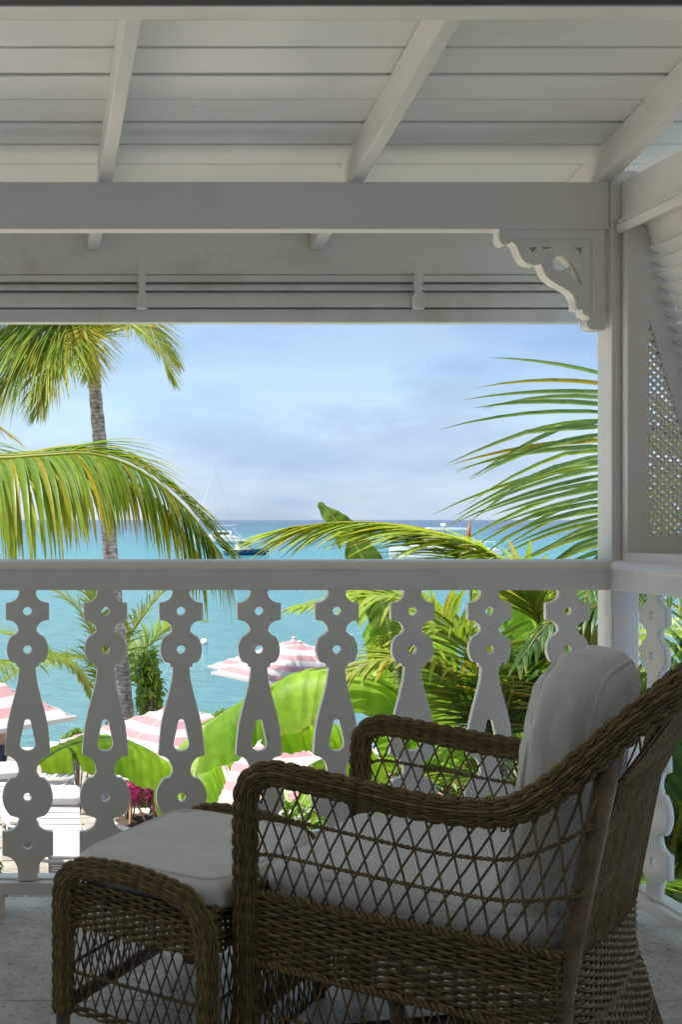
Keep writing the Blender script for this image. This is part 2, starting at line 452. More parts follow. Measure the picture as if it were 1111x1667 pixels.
for xr in (-1.875, -1.145, -.425, .306, 1.040, 1.765, 2.495, 3.2):
    b_ = MB(); hh = .103
    pts = [(xr-.02, 2.565, zc(2.565)-.001), (xr-.02, 3.735, zc(3.735)-.001), (xr-.02, 3.735, zc(3.735)-hh), (xr-.02, 2.565, zc(2.565)-hh)]
    b_.prism([Vector(p) for p in pts], (.04, 0, 0))
    b_.build('rafter', M['paint'], ceil, bevel=.003, recalc=True)
# inner trim and a dark board whose colour stands for the beam's shaded front
mb = MB(); z0 = EYE+813/FP*2.60
mb.box(-3.4, 3.6, 2.53, 2.60, z0, z0+.09)
tag(mb.build('trim_board', M['paint'], bevel=.003), 'white trim board running along the top of the sloping ceiling', 'trim board')
mb = MB(); mb.box(-3.4, 3.6, 2.45, 2.5285, z0+.003, z0+.20)
tag(mb.build('shade_strip', M['beam_shade'], bevel=.003), 'dark board standing in for the shaded beam front along the very top edge of the picture', 'beam')
mb = MB(); mb.box(-3.4, 3.6, -2.3, 2.449, z0+.15, z0+.20)
tag(mb.build('ceiling_inner', M['paint']), kind='structure')

# header beam
HT, HB = EYE+550/FP*3.31, EYE+473/FP*3.31
mb = MB(); mb.box(-3.2, 1.778, 3.31, 3.36, HB, HT)
tag(mb.build('header_beam', M['paint'], bevel=.003), 'long white horizontal beam across the front above the opening', 'beam')
# corner post
mb = MB(); mb.box(1.7784, 1.8584, 3.30, 3.381, 0, HT+.03)
tag(mb.build('corner_post', M['paint'], bevel=.004), 'white square corner post where front and side railings meet', 'post')
mb = MB(); mb.box(-2.05, -1.97, 3.30, 3.381, 0, HT+.03)
# left post stands outside the picture, carries the beam
tag(mb.build('veranda_post', M['paint'], bevel=.004), 'white square post at the far left end of the railing', 'post')
# side beam with moulding
sb = empty('side_beam', (1.80, 2.0, HB)); tag(sb, 'white side beam with moulded lower edge running back from corner post', 'beam')
mb = MB(); mb.box(0.005, .06, -3.6, 1.298, .0, HT-HB-.004); mb.build('beam_board', M['paint'], sb, bevel=.003)
mb = MB(); pr = [(-.004, .004), (-.010, .012), (-.014, .026), (-.006, .034), (-.006, .044), (.004, .046), (.004, .004)]
mb.prism([Vector((x-.0, -3.6, z-.02)) for x, z in pr], (0, 4.895, 0)); mb.build('moulding', M['paint'], sb, recalc=True)
# side beam runs on above the railing towards the camera

# eave panel outside the rafters
ev = empty('eave_panel', (0, 3.74, EYE+.649)); tag(ev, 'weathered grey-white eave board with lap slats hanging outside the front beam', 'eave board')
mb = MB(); mb.box(-3.4, 1.95, 0, .03, .158, .40); mb.build('fascia_board', M['eave'], ev, bevel=.002)
mb = MB(); mb.box(-3.4, 1.95, -.012, .03, -.002, .042); mb.build('bottom_rail', M['eave'], ev, bevel=.003)
mb = MB(); mb.box(-3.4, 1.95, .012, .028, .043, .157); mb.build('backing', M['eave'], ev)
for k, (z0, z1) in enumerate(((.129, .153), (.101, .1235), (.046, .0955))):
    b_ = MB(); pts = [(-3.4, -.010, z1), (-3.4, -.026, z0), (-3.4, .012, z0+.002), (-3.4, .012, z1)]
    b_.prism([Vector(p) for p in pts], (5.35, 0, 0)); b_.build('slat', M['eave'], ev, recalc=True)
for x in (-1.345, -.44, .461, 1.362, 1.9):
    b_ = MB(); o_ = []
    for (hw, z) in ((.012, .19), (.012, .165), (.016, .160), (.010, .150), (.010, .13), (.015, .125), (.009, .115), (.009, .09), (.016, .08), (.016, .037)): o_.append((hw, z))
    pts = [Vector((x+h, -.056, z)) for h, z in o_] + [Vector((x-h, -.056, z)) for h, z in reversed(o_)]
    b_.prism(pts, (0, .022, 0)); b_.build('slat_holder', M['eave'], ev, recalc=True)

# scroll bracket under the beam
def bp(x, y, d=3.315):
    X, Y = x/5.05+790, y/5.05+340
    p = at(X, Y, d); return (p.x, p.z)
def sm(pts, n=5):
    P = spline([Vector((x, y, 0)) for x, y in pts], n); return [(p.x, p.y) for p in P]
ol = [(985, 140), (125, 140)] + sm([(118, 180), (118, 250), (145, 290), (185, 292), (218, 272)]) + sm([(224, 272), (258, 300), (285, 365), (312, 418), (362, 452), (420, 460), (456, 452)]) \
    + sm([(462, 456), (498, 538), (560, 598), (640, 643), (708, 688), (742, 750), (752, 826)]) + [(806, 830), (808, 862)] + sm([(815, 868), (855, 892), (862, 905), (842, 935), (850, 972), (890, 994)]) + [(985, 996)]
leafh = sm([(600, 386), (640, 378), (690, 410), (740, 480), (785, 560), (802, 632), (760, 600), (725, 560), (708, 500), (690, 480), (655, 505), (612, 512), (572, 485), (560, 440), (575, 402)], 4)
tri1 = [(365, 315), (430, 315), (412, 340), (390, 364)]; tri2 = [(722, 315), (802, 315), (794, 382), (765, 340)]; sl = [(455, 318), (500, 326), (565, 313)]
tri3 = [(455, 316), (562, 311), (500, 330)]
me = flat_mesh('scroll_board', [[bp(*p) for p in ol]] + [[bp(*p) for p in h] for h in (leafh, tri1, tri2, tri3)], .042, M['paint'])
br = empty('corner_bracket', (1.60, 3.315, 1.8)); tag(br, 'scroll-sawn white corner bracket under the front beam beside the post', 'bracket')
o = child('scroll_board', me, br, (-1.60, 0, -1.8)); bev(o, .0015, 1)
x0, z0 = bp(985, 140); x1, z1 = bp(880, 235)
mb = MB(); xl, zl = bp(240, 235)
mb.box(xl-1.6, x1-1.6, -.005, .001, z1-1.8-.004, z1-1.8+.001); mb.box(x1-1.6, x1-1.6+.003, -.005, .001, bp(880, 890)[1]-1.8, z1-1.8+.001)
mb.build('raised_edge', M['paint'], br)

# ------------------------------------------------------------------ railings
S = 553.9
def cove(p0, p1, n=7):
    """quarter arc between two profile points, hollow towards the outside"""
    o = []
    for k in range(1, n):
        th = PI/2*k/n
        o.append((p0, p1, th))
    return o
prof = []     # (y px, half width px) from top to bottom
def add(*p): prof.extend(p)
def arc_out(y0, h0, y1, h1, n=6):      # leaves vertical, arrives horizontal
    for k in range(n+1):
        th = PI/2*k/n; prof.append((y0+(y1-y0)*math.sin(th), h0+(h1-h0)*(1-math.cos(th))))
def arc_in(y0, h0, y1, h1, n=6):       # leaves horizontal, arrives vertical
    for k in range(n+1):
        th = PI/2*k/n; prof.append((y0+(y1-y0)*(1-math.cos(th)), h0+(h1-h0)*math.sin(th)))
def circ(cy, r, ya, yb, n=10):
    a0 = math.asin((ya-cy)/r); a1 = math.asin((yb-cy)/r)
    for k in range(n+1):
        a = a0+(a1-a0)*k/n; prof.append((cy+r*math.sin(a), r*math.cos(a)))
add((952, 18), (961, 17.5), (962, 14), (964, 14)); arc_out(965, 14, 981, 32); add((982, 35.5), (1009, 35.5)); arc_in(1010, 32, 1026, 15)
add((1029, 15), (1030, 18), (1033, 19.5)); circ(1057.6, 34, 1036, 1078); add((1080, 18.5), (1085, 18), (1087, 13.2), (1108, 15.4), (1132, 21), (1156, 27.6), (1180, 33), (1204, 35.8), (1229, 37.7))
arc_in(1231, 34, 1255, 15); add((1259, 15), (1261, 17.5), (1266, 19)); circ(1298, 41.3, 1267, 1328); add((1331, 18), (1333, 14), (1336, 14.5)); arc_out(1337, 15.5, 1354, 38)
add((1355, 41.5), (1393, 41.5)); arc_in(1394, 38, 1420, 16.2); add((1428, 16.2), (1434, 17.7))
prof = [p for i, p in enumerate(prof) if i == 0 or p[0] > prof[i-1][0]-1e-6]
def pz(y): return EYE-(y-846)/S
outl = [(h/S, pz(y)) for y, h in prof] + [(-h/S, pz(y)) for y, h in reversed(prof)]
def hole(cy, r, n=14): return [(r/S*math.cos(2*PI*k/n), pz(cy)+r/S*math.sin(2*PI*k/n)) for k in range(n)]
tear = sm([(0, 1171), (4.5, 1173), (7, 1184), (10, 1198), (12.5, 1211), (10, 1219), (0, 1223), (-10, 1219), (-12.5, 1211), (-10, 1198), (-7, 1184), (-4.5, 1173), (0, 1171)], 2)[:-1]
tear = [(x/S, pz(y)) for x, y in tear]
bal = flat_mesh('baluster', [outl, hole(995, 7), hole(1057.6, 7), hole(1298, 7), hole(1376, 7), tear], .019, M['paint'])

HRT = 1.052
def rail_profile():   # handrail section, (offset across, z), closed
    return [(-.058, .966), (-.036, .966), (-.036, .972), (.036, .972), (.036, .966), (.058, .966), (.058, 1.028), (.052, 1.038), (.044, 1.048), (.03, 1.053), (-.03, 1.053), (-.044, 1.048), (-.054, 1.038), (-.060, 1.028), (-.058, 1.02)]
# front railing
fr_ = empty('front_railing', (0, 3.345, 0)); tag(fr_, 'white front railing with fretwork balusters facing the sea', 'railing')
mb = MB(); mb.prism([Vector((-1.97, a, z)) for a, z in rail_profile()], (3.747, 0, 0)); mb.build('handrail', M['paint'], fr_, recalc=True, bevel=.002)
mb = MB(); mb.box(-1.97, 1.7775, -.012, .072, .0686, .1046); mb.box(-1.97, 1.7775, .012, .060, .1046, .112); mb.build('bottom_rail', M['paint'], fr_, bevel=.002)
mb = MB(); mb.box(-.066, .0145, -.006, .07, 0, .068); mb.build('foot_block', M['paint'], fr_, bevel=.002)
xc0 = 44.5
for k in range(-8, 8):
    x = (45.0+125.7*k)/S
    o = child('baluster', bal, fr_, (x, -.005, 0), (0, rnd.uniform(-.003, .003), 0)); bev(o, .0018, 1)
# side railing
sr_ = empty('side_railing', (1.825, 2.0, 0)); tag(sr_, 'white side railing with fretwork balusters behind the armchair', 'railing')
mb = MB(); mb.prism([Vector((a, -3.6, z)) for a, z in rail_profile()], (0, 4.899, 0)); mb.build('handrail', M['paint'], sr_, recalc=True, bevel=.002)
mb = MB(); mb.box(-.016, .068, -3.6, 1.2995, .0686, .1046); mb.box(.008, .056, -3.6, 1.2995, .1046, .112); mb.build('bottom_rail', M['paint'], sr_, bevel=.002)
for k in range(12):
    o = child('baluster', bal, sr_, (.008, 1.18-.227*k, 0), (0, 0, PI/2)); bev(o, .0018, 1)
    o.location.x += .012

# ------------------------------------------------------------------ louvred side shutter (sloping out from the side beam)
sh = empty('awning_shutter', (1.805, 3.265, EYE-.03)); tag(sh, 'white sloping louvred shutter with lattice cheek on the right side opening', 'shutter')
q = 3.265/FP
def cp(x, y): return ((x-1023)*q, -(y-846)*q+.03)       # local x, z on the cheek plane
hyp = lambda y: 1064+(y-365)*.268                        # outer edge of the cheek
outer = [cp(1023, 366), cp(hyp(366), 366), cp(hyp(899), 899), cp(1023, 899)]
inn = lambda y: 1058+(y-520)*.302
hole_ = [cp(1059, 521), cp(inn(872), 872), cp(1059, 872)]
me = flat_mesh('cheek_frame', [outer, hole_], .028, M['paint']); o = child('cheek_frame', me, sh); bev(o, .0015, 1)
lat = MB()
pitch = 13.05
def clipseg(p0, p1):
    """clip to the lattice triangle, in photo units"""
    def ins(p): return p[0] >= 1055 and p[1] <= 876 and p[0] <= inn(p[1])+4
    Nn = 240; pts = [(p0[0]+(p1[0]-p0[0])*k/Nn, p0[1]+(p1[1]-p0[1])*k/Nn) for k in range(Nn+1)]
    w_ = [p for p in pts if ins(p)]
    return (w_[0], w_[-1]) if len(w_) > 2 else None
for sgn in (1, -1):
    for k in range(-30, 75):
        y0 = 500+k*pitch
        seg = clipseg((1050, y0), (1190, y0+140*sgn))
        if not seg: continue
        a, b_ = cp(*seg[0]), cp(*seg[1])
        A = Vector((a[0], .010+.004*sgn, a[1])); B = Vector((b_[0], .010+.004*sgn, b_[1]))
        dv = (B-A); ln = dv.length; dv.normalize(); sv = Vector((dv.z, 0, -dv.x))
        lat.obox((A+B)/2, dv*ln/2, Vector((0, .0035, 0)), sv*.0035)
tag(lat.build('lattice', M['paint'], sh), kind='stuff')
# sloping louvred leaf running towards the camera from the cheek
def hp(y): return cp(hyp(y), y)
ya = 400
dirx, dirz = hp(880)[0]-hp(366)[0], hp(880)[1]-hp(366)[1]
b_ = MB(); p0 = hp(352); p1 = hp(402)
pts = [(p0[0], p0[1]), (p1[0], p1[1]), (p1[0]+.03, p1[1]+.004), (p0[0]+.03, p0[1]+.004)]
pts[0] = (pts[0][0]-.02, pts[0][1]); pts[1] = (pts[1][0]-.02, pts[1][1])
b_.prism([Vector((x, -.0, z)) for x, z in pts], (0, -2.3, 0)); b_.build('top_rail', M['paint'], sh, recalc=True, bevel=.002)
y = 402; slat = None
while y < 868:
    p = hp(y+10)
    if slat is None:
        b_ = MB(); ct = []
        for (x, z) in ((-.026, -.016), (-.024, -.020), (.024, .016), (.026, .020), (.022, .021), (-.027, -.011)): ct.append(Vector((x, 0, z)))
        b_.prism(ct, (0, -2.25, 0)); slat = b_.mesh('louvre_slat', M['paint'])
    o = child('louvre_slat', slat, sh, (p[0]-.010, -.002, p[1]), (0, R(64), 0))
    y += 21.5
b_ = MB(); p0 = hp(868); p1 = hp(899)
pts = [(p0[0], p0[1]), (p1[0], p1[1]), (p1[0]+.03, p1[1]+.004), (p0[0]+.03, p0[1]+.004)]
b_.prism([Vector((x, -.0, z)) for x, z in pts], (0, -2.3, 0)); b_.build('sill_rail', M['paint'], sh, recalc=True, bevel=.002)
b_ = MB(); b_.box(.057, .14, -2.3, .026, .868, .90); b_.build('head_board', M['paint'], sh, bevel=.002)
zb = cp(0, 899)[1]
b_ = MB(); b_.box(0, .33, -2.3, .028, zb-.030, zb-.0005); b_.build('sill', M['paint'], sh, bevel=.003)

# ================================================================== WICKER FURNITURE
def wcol(lo=.6, hi=1.28, base=(.235, .163, .066)):
    k = rnd.uniform(lo, hi); return (base[0]*k, base[1]*k*rnd.uniform(.96, 1.03), base[2]*k*rnd.uniform(.9, 1.05))
def weave_tube(mb, pts, Rr, nstr=24, seg=.031, sr=.0033):
    """canes running along a pole, ducking under a binder every seg metres, neighbours half a step apart"""
    P, Lt = resample(pts, step=seg/6); fr = frames(P); n = len(P)
    for k in range(nstr):
        th = 2*PI*k/nstr; line = []
        for i, (p, t, a, b) in enumerate(fr):
            s = i*Lt/(n-1)
            r = Rr + .0016*math.cos(PI*s/seg + PI*(k % 2)) + .0058*abs(math.sin(PI*s/seg))**.8 - .0042
            line.append(p + (a*math.cos(th)+b*math.sin(th))*r)
        mb.tube(line, sr, 4, wcol(), True)
    mb.tube(P, Rr-.0075, 8, (.05, .034, .018), True)
def weave_band(mb, path, z0, z1, closed=False, pitch=.024, rowh=.0068, amp=.0042, off=None):
    """horizontal canes in and out of upright stakes; off(z) pushes the band outwards"""
    P, Lt = resample(path, step=pitch/3); n = len(P); fr = frames(P)
    nrm = [Vector((t.y, -t.x, 0)).normalized() if Vector((t.y, -t.x, 0)).length > 1e-6 else Vector((1, 0, 0)) for (_, t, _, _) in fr]
    rows = max(1, int((z1-z0)/rowh))
    for r in range(rows):
        z = z0+(r+.5)*(z1-z0)/rows; line = []
        for i, p in enumerate(P):
            s = i*Lt/(n-1); o = amp*math.cos(PI*s/pitch+PI*(r % 2)) + (off(z, s/Lt) if off else 0)
            line.append(Vector((p.x, p.y, 0))+nrm[i]*o+Vector((0, 0, z)))
        mb.tube(line, rowh*.52, 4, wcol(), True)
    m = int(Lt/pitch)
    for k in range(m+1):
        i = min(n-1, int(k*pitch/Lt*(n-1)))
        a = P[i]+nrm[i]*(off(z0, i/(n-1)) if off else 0); b = P[i]+nrm[i]*(off(z1, i/(n-1)) if off else 0)
        mb.tube([Vector((a.x, a.y, z0)), Vector((b.x, b.y, z1))], .0035, 4, wcol(.5, .8))
def twist(mb, pts, r=.0024, amp=.0026, pitch=.024):
    P, Lt = resample(pts, step=pitch/6); fr = frames(P); n = len(P)
    for ph in (0, PI):
        mb.tube([p+(a*math.cos(2*PI*i*Lt/(n-1)/pitch+ph)+b*math.sin(2*PI*i*Lt/(n-1)/pitch+ph))*amp for i, (p, t, a, b) in enumerate(fr)], r, 4, wcol(.7, 1.0))
def lattice(mb, Sf, Llen, H, step=.036, lean=.075, r=.0026, bands=(), nseg=6):
    """crossing canes on a surface Sf(a, b), a along Llen metres, b from 0 bottom to 1 top"""
    for sgn in (1, -1):
        k = -lean
        while k < Llen+lean:
            line = []
            for i in range(nseg+1):
                b = i/nseg; a = (k + sgn*lean*(b-.5)*1.0)/Llen
                if -.001 <= a <= 1.001: line.append(Sf(min(1, max(0, a)), b)+Vector((0, .0016*sgn, 0)))
            if len(line) > 1: mb.tube(line, r, 4, wcol(.6, 1.0))
            k += step
    for b in bands: twist(mb, [Sf(i/24, b) for i in range(25)])
def cushion_mesh(name, hx, hy, hz, crown=.3, m=None, seed=0, n=42, ex=7.0, piping=True):
    """box cushion with soft corners, crowned faces and creases; centre at origin"""
    bm = bmesh.new(); bmesh.ops.create_cube(bm, size=2); bmesh.ops.subdivide_edges(bm, edges=bm.edges, cuts=n, use_grid_fill=True)
    for v in bm.verts:
        p = v.co.copy()
        q = (abs(p.x)**ex+abs(p.y)**ex)**(1/ex); q = max(q, 1e-6)
        mxy = max(abs(p.x), abs(p.y))
        f = mxy/q if q > 0 else 1
        x, y = p.x*f, p.y*f
        rz = max(abs(x), abs(y))
        edge = max(0, 1-rz**2.6)
        side = 1-.10*abs(p.z)**4
        z = p.z*(.72+crown*edge**.45) if abs(p.z) > .999 else p.z*.72
        x *= side; y *= side
        w_ = .006*pnoise(Vector((x*hx*7+seed, y*hy*7, z*hz*7)))+.003*pnoise(Vector((x*hx*24+seed, y*hy*24+3, z*3)))-.0035*max(0, 1-7*abs(pnoise(Vector((x*hx*5+seed*2, y*hy*9+1.7, z*.6)))))*abs(rz)**1.5
        v.co = Vector((x*hx+w_*.5, y*hy+w_*.5, z*hz+w_))
    me = bpy.data.meshes.new(name); bm.normal_update(); bm.to_mesh(me); bm.free()
    me.polygons.foreach_set('use_smooth', [True]*len(me.polygons)); me.materials.append(m)
    return me
def piping(hx, hy, z, ex=7.0):
    b = MB(); pts = []
    for k in range(72):
        th = 2*PI*k/72; c, s_ = math.cos(th), math.sin(th); q = (abs(c)**ex+abs(s_)**ex)**(1/ex)
        pts.append(Vector((c/q*hx*.905, s_/q*hy*.905, z)))
    b.tube(pts, .0058, 6, (1, 1, 1), closed=True); return b

# ---- armchair
CH = empty('wicker_armchair', (.505, 2.336, 0), R(-37)); tag(CH, 'brown woven wicker armchair with curved arms facing the railing', 'armchair')
W = .68
side = [(0, 0, .0), (0, 0, .2), (0, 0, .42), (0, 0, .58), (.012, 0, .632), (.055, 0, .655), (.12, 0, .653), (.2, 0, .646), (.36, 0, .634), (.47, 0, .640), (.525, 0, .658), (.58, 0, .70), (.64, .004, .762), (.70, .015, .825), (.77, .05, .885), (.825, .13, .925), (.845, .24, .94)]
full = side + [(.85, W/2, .942)] + [(x, W-y, z) for x, y, z in reversed(side)]
mb = MB(); weave_tube(mb, spline(full, 6), .0232); mb.build('woven_arm_rail', M['wicker'], CH, smooth=True)
armline, _ = resample(spline(side[3:], 6), n=200)
def armz(u):
    best = min(armline, key=lambda p: abs(p.x-u)); return best.z
def rear(z, v):      # rear surface of the back, u as a function of height and lateral place
    return .592+max(0, z-.28)*.17+max(0, z-.70)*.45+.035*math.sin(PI*min(1, max(0, v/W)))
# rear legs and other plain poles
for y in (.025, W-.025):
    b_ = MB(); b_.tube(spline([(.60, y, 0), (.588, y, .28), (.61, y, .45), (.668, y, .775)], 6), [.019]*18+[.018], 10); b_.build('rear_post', M['pole'], CH, smooth=True)
for (x, y) in ((.30, .03), (.30, W-.03)):
    b_ = MB(); b_.tube([(x, y, 0), (x, y, .30)], .014, 10); b_.build('middle_leg', M['pole'], CH, smooth=True)
for pts in (((.02, .02, .10), (.60, W-.02, .10)), ((.02, W-.02, .13), (.60, .02, .13))):
    b_ = MB(); b_.tube([Vector(p) for p in pts], .016, 8); b_.build('stretcher', M['pole'], CH, smooth=True)
# seat apron
loop = [(.015, -.004, 0), (.30, -.006, 0), (.585, .0, 0), (.625, .10, 0), (.64, W/2, 0), (.625, W-.10, 0), (.585, W, 0), (.30, W+.006, 0), (.015, W+.004, 0)]
lp = [Vector(p) for p in loop]
near_p = [lp[0], lp[1], lp[2]]; back_p = spline([lp[2], lp[3], lp[4], lp[5], lp[6]], 6); far_p = [lp[6], lp[7], lp[8]]; front_p = [lp[8], lp[0]]
for nm, p in (('near', near_p), ('back', back_p), ('far', far_p), ('front', front_p)):
    b_ = MB(); weave_band(b_, p, .272, .405); b_.build('seat_apron', M['wicker'], CH, smooth=True)
b_ = MB(); allp = near_p+back_p[1:]+far_p[1:]+[lp[0]]
twist(b_, [Vector((p.x, p.y, .268)) for p in allp], .005, .005); twist(b_, [Vector((p.x, p.y, .41)) for p in allp], .005, .005)
b_.build('apron_braid', M['wicker'], CH, smooth=True)
b_ = MB(); b_.box(.02, .60, .02, W-.02, .335, .35, (.12, .08, .045)); b_.build('seat_deck', M['wicker'], CH)
# open lattice under the arms
for y in (0, W):
    b_ = MB()
    def Sf(a, b, y=y):
        u = .02+a*(.585+.065*b); return Vector((u, y, .41+(armz(u)-.02-.41)*b))
    lattice(b_, Sf, .60, .23, .034, .085, .0023, (.36, .70)); tag(b_.build('arm_lattice', M['wicker'], CH, smooth=True), kind='stuff')
# back: close upright canes with twisted bands
b_ = MB()
def Bf(a, b):
    v = .03+a*(W-.06); zt = .86+.06*math.sin(PI*a); z = .41+(zt-.41)*b
    return Vector((rear(z, v), v, z))
for k in range(44):
    a = (k+.5)/44
    for s_ in (1, -1): b_.tube([Bf(min(1, max(0, a+s_*.03*(i/6-.5))), i/6)+Vector((.002*s_, 0, 0)) for i in range(7)], .0030, 4, wcol(.6, 1.0))
for bnd in (.04, .27, .5, .73, .97):
    for k in range(3): twist(b_, [Bf(i/24, bnd+(k-1)*.018) for i in range(25)])
tag(b_.build('back_weave', M['wicker'], CH, smooth=True), kind='stuff')
# skirt lattice below the apron, flared at the back
def flare(z): return max(0, .27-z)*.32
def skirt(p, fl):
    P, Lt = resample(p, n=40)
    def Sk(a, b):
        x = a*40; i = min(39, int(x)); q_ = P[i].lerp(P[i+1], x-i); t = (P[i+1]-P[i]).normalized()
        z = .075+.19*b; nn = Vector((t.y, -t.x, 0)); return Vector((q_.x, q_.y, z))+nn*(flare(z) if fl else 0)
    b = MB(); lattice(b, Sk, Lt, .19, .030, .055, .0022, (.0, .5)); return b
for p, fl in ((near_p, False), (back_p, True), (far_p, False), (front_p, False)):
    tag(skirt(p, fl).build('skirt_lattice', M['wicker'], CH, smooth=True), kind='stuff')
b_ = MB(); weave_band(b_, near_p, .045, .075); b_.build('skirt_band', M['wicker'], CH, smooth=True)
b_ = MB(); weave_band(b_, [p+Vector((.06, 0, 0)) for p in back_p], .045, .075); b_.build('skirt_band', M['wicker'], CH, smooth=True)
b_ = MB(); weave_band(b_, back_p, .19, .27, off=lambda z, s: flare(z)); b_.build('skirt_band', M['wicker'], CH, smooth=True)

rotc = Matrix.Rotation(R(-37), 4, 'Z')
def chair_pt(u, v, z): return Vector((.505, 2.336, 0)) + (rotc @ Vector((u, v, z)))
# seat cushion
SC = empty('seat_cushion', chair_pt(.285, W/2, .352), R(-37)); tag(SC, 'flat cream seat cushion lying in the wicker armchair', 'cushion')
me = cushion_mesh('cover', .285, .315, .062, .18, M['cushion'], 1.3); child('cover', me, SC, (0, 0, .052))
b_ = piping(.285, .315, .09); b_.build('piping', M['cushion'], SC, smooth=True)
# back cushion, leaning on the back
BC = empty('back_cushion', chair_pt(.545, W/2, .40), R(-37)); tag(BC, 'plump cream back cushion leaning upright in the wicker armchair', 'cushion')
me = cushion_mesh('cover', .255, .262, .072, .30, M['cushion'], 7.7, ex=4.5)
o = child('cover', me, BC, (.005, 0, .255), (0, R(90+9), 0)); 
b_ = piping(.255, .285, .0, 4.5)
for z in (.046, -.046):
    b_ = piping(.262, .268, z, 4.5); p_ = b_.build('piping', M['cushion'], BC, smooth=True); p_.location = (.005, 0, .255); p_.rotation_euler = (0, R(90+9), 0)

# ---- ottoman
OR = -37
OT = empty('wicker_ottoman', (.140, 2.53, 0), R(OR)); tag(OT, 'low brown wicker ottoman in front of the armchair', 'ottoman')
OU, OV = .355, .60
for y in (0, OV):
    arch = [(0, y, .075), (0, y, .2), (0, y, .33), (.010, y, .375), (.05, y, .402), (.12, y, .410), (OU/2, y, .410), (OU-.12, y, .404), (OU-.045, y, .385), (OU-.008, y, .335), (OU, y, .28), (OU, y, .2), (OU, y, .075)]
    b_ = MB(); weave_tube(b_, spline(arch, 6), .0212, 24, .028, .0031); b_.build('woven_end_loop', M['wicker'], OT, smooth=True)
    for x in (0, OU):
        b_ = MB(); b_.tube([(x, y, 0), (x, y, .09)], .0165, 10); b_.build('foot', M['pole'], OT, smooth=True)
    b_ = MB(); weave_band(b_, [Vector((.02, y, 0)), Vector((OU-.02, y, 0))], .27, .372); b_.build('apron', M['wicker'], OT, smooth=True)
    b_ = MB(); weave_band(b_, [Vector((0, y, 0)), Vector((OU, y, 0))], .078, .100); b_.build('lower_band', M['wicker'], OT, smooth=True)
    b_ = MB(); lattice(b_, lambda a, b, y=y: Vector((.01+a*(OU-.02), y, .10+.17*b)), OU-.02, .17, .027, .06, .0022, (.42,)); tag(b_.build('end_lattice', M['wicker'], OT, smooth=True), kind='stuff')
for x in (0, OU):
    b_ = MB(); weave_band(b_, [Vector((x, .02, 0)), Vector((x, OV-.02, 0))], .27, .375); b_.build('apron', M['wicker'], OT, smooth=True)
    b_ = MB(); lattice(b_, lambda a, b, x=x: Vector((x, .01+a*(OV-.02), .10+.17*b)), OV-.02, .17, .030, .06, .0022, (.42,)); tag(b_.build('side_lattice', M['wicker'], OT, smooth=True), kind='stuff')
    b_ = MB(); b_.tube([(x, 0, .09), (x, OV, .09)], .015, 8); b_.build('stretcher', M['pole'], OT, smooth=True)
b_ = MB(); b_.box(.01, OU-.01, .01, OV-.01, .325, .338, (.12, .08, .045)); b_.build('seat_deck', M['wicker'], OT)
rot2 = Matrix.Rotation(R(OR), 4, 'Z')
OC = empty('ottoman_cushion', Vector((.140, 2.53, 0))+(rot2 @ Vector((OU/2+.005, OV/2, .34))), R(OR)); tag(OC, 'flat cream cushion lying on the wicker ottoman', 'cushion')
me = cushion_mesh('cover', .198, .275,   .046, .03, M['cushion'], 4.2); child('cover', me, OC, (0, 0, .046))
b_ = piping(.198, .275, .076); b_.build('piping', M['cushion'], OC, smooth=True)

# ================================================================== GARDEN AND SEA
def lerp3(a, b, t): return tuple(a[i]+(b[i]-a[i])*t for i in range(3))
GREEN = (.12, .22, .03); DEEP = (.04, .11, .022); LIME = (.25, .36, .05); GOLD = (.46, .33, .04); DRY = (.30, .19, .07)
def leaflet(mb, p, d0, side_n, Lg, wd, droop, c0, c1, seg=5, kink=None):
    """one folded strip leaf: starts at p towards d0, bending down; side_n is its flat side"""
    d = d0.normalized(); q = p.copy(); idx = []
    st = Lg/seg
    for i in range(seg+1):
        t = i/seg
        sv = d.cross(side_n); sv = sv.normalized() if sv.length > 1e-6 else Vector((1, 0, 0))
        nn = sv.cross(d).normalized()
        hw = wd*(.45+.55*min(1, t*5))*(1-t**2.2)*.5+.0004
        cc = lerp3(c0, c1, t*t)
        idx.append((mb.vert(q+sv*hw, cc), mb.vert(q-nn*hw*.35, cc), mb.vert(q-sv*hw, cc)))
        dr = droop
        if kink and i == kink: dr = droop+1.3
        d = (d+Vector((0, 0, -1))*dr*st/Lg).normalized(); q = q+d*st
    for a, b in zip(idx, idx[1:]):
        mb.f.append((a[0], a[1], b[1], b[0])); mb.f.append((a[1], a[2], b[2], b[1]))
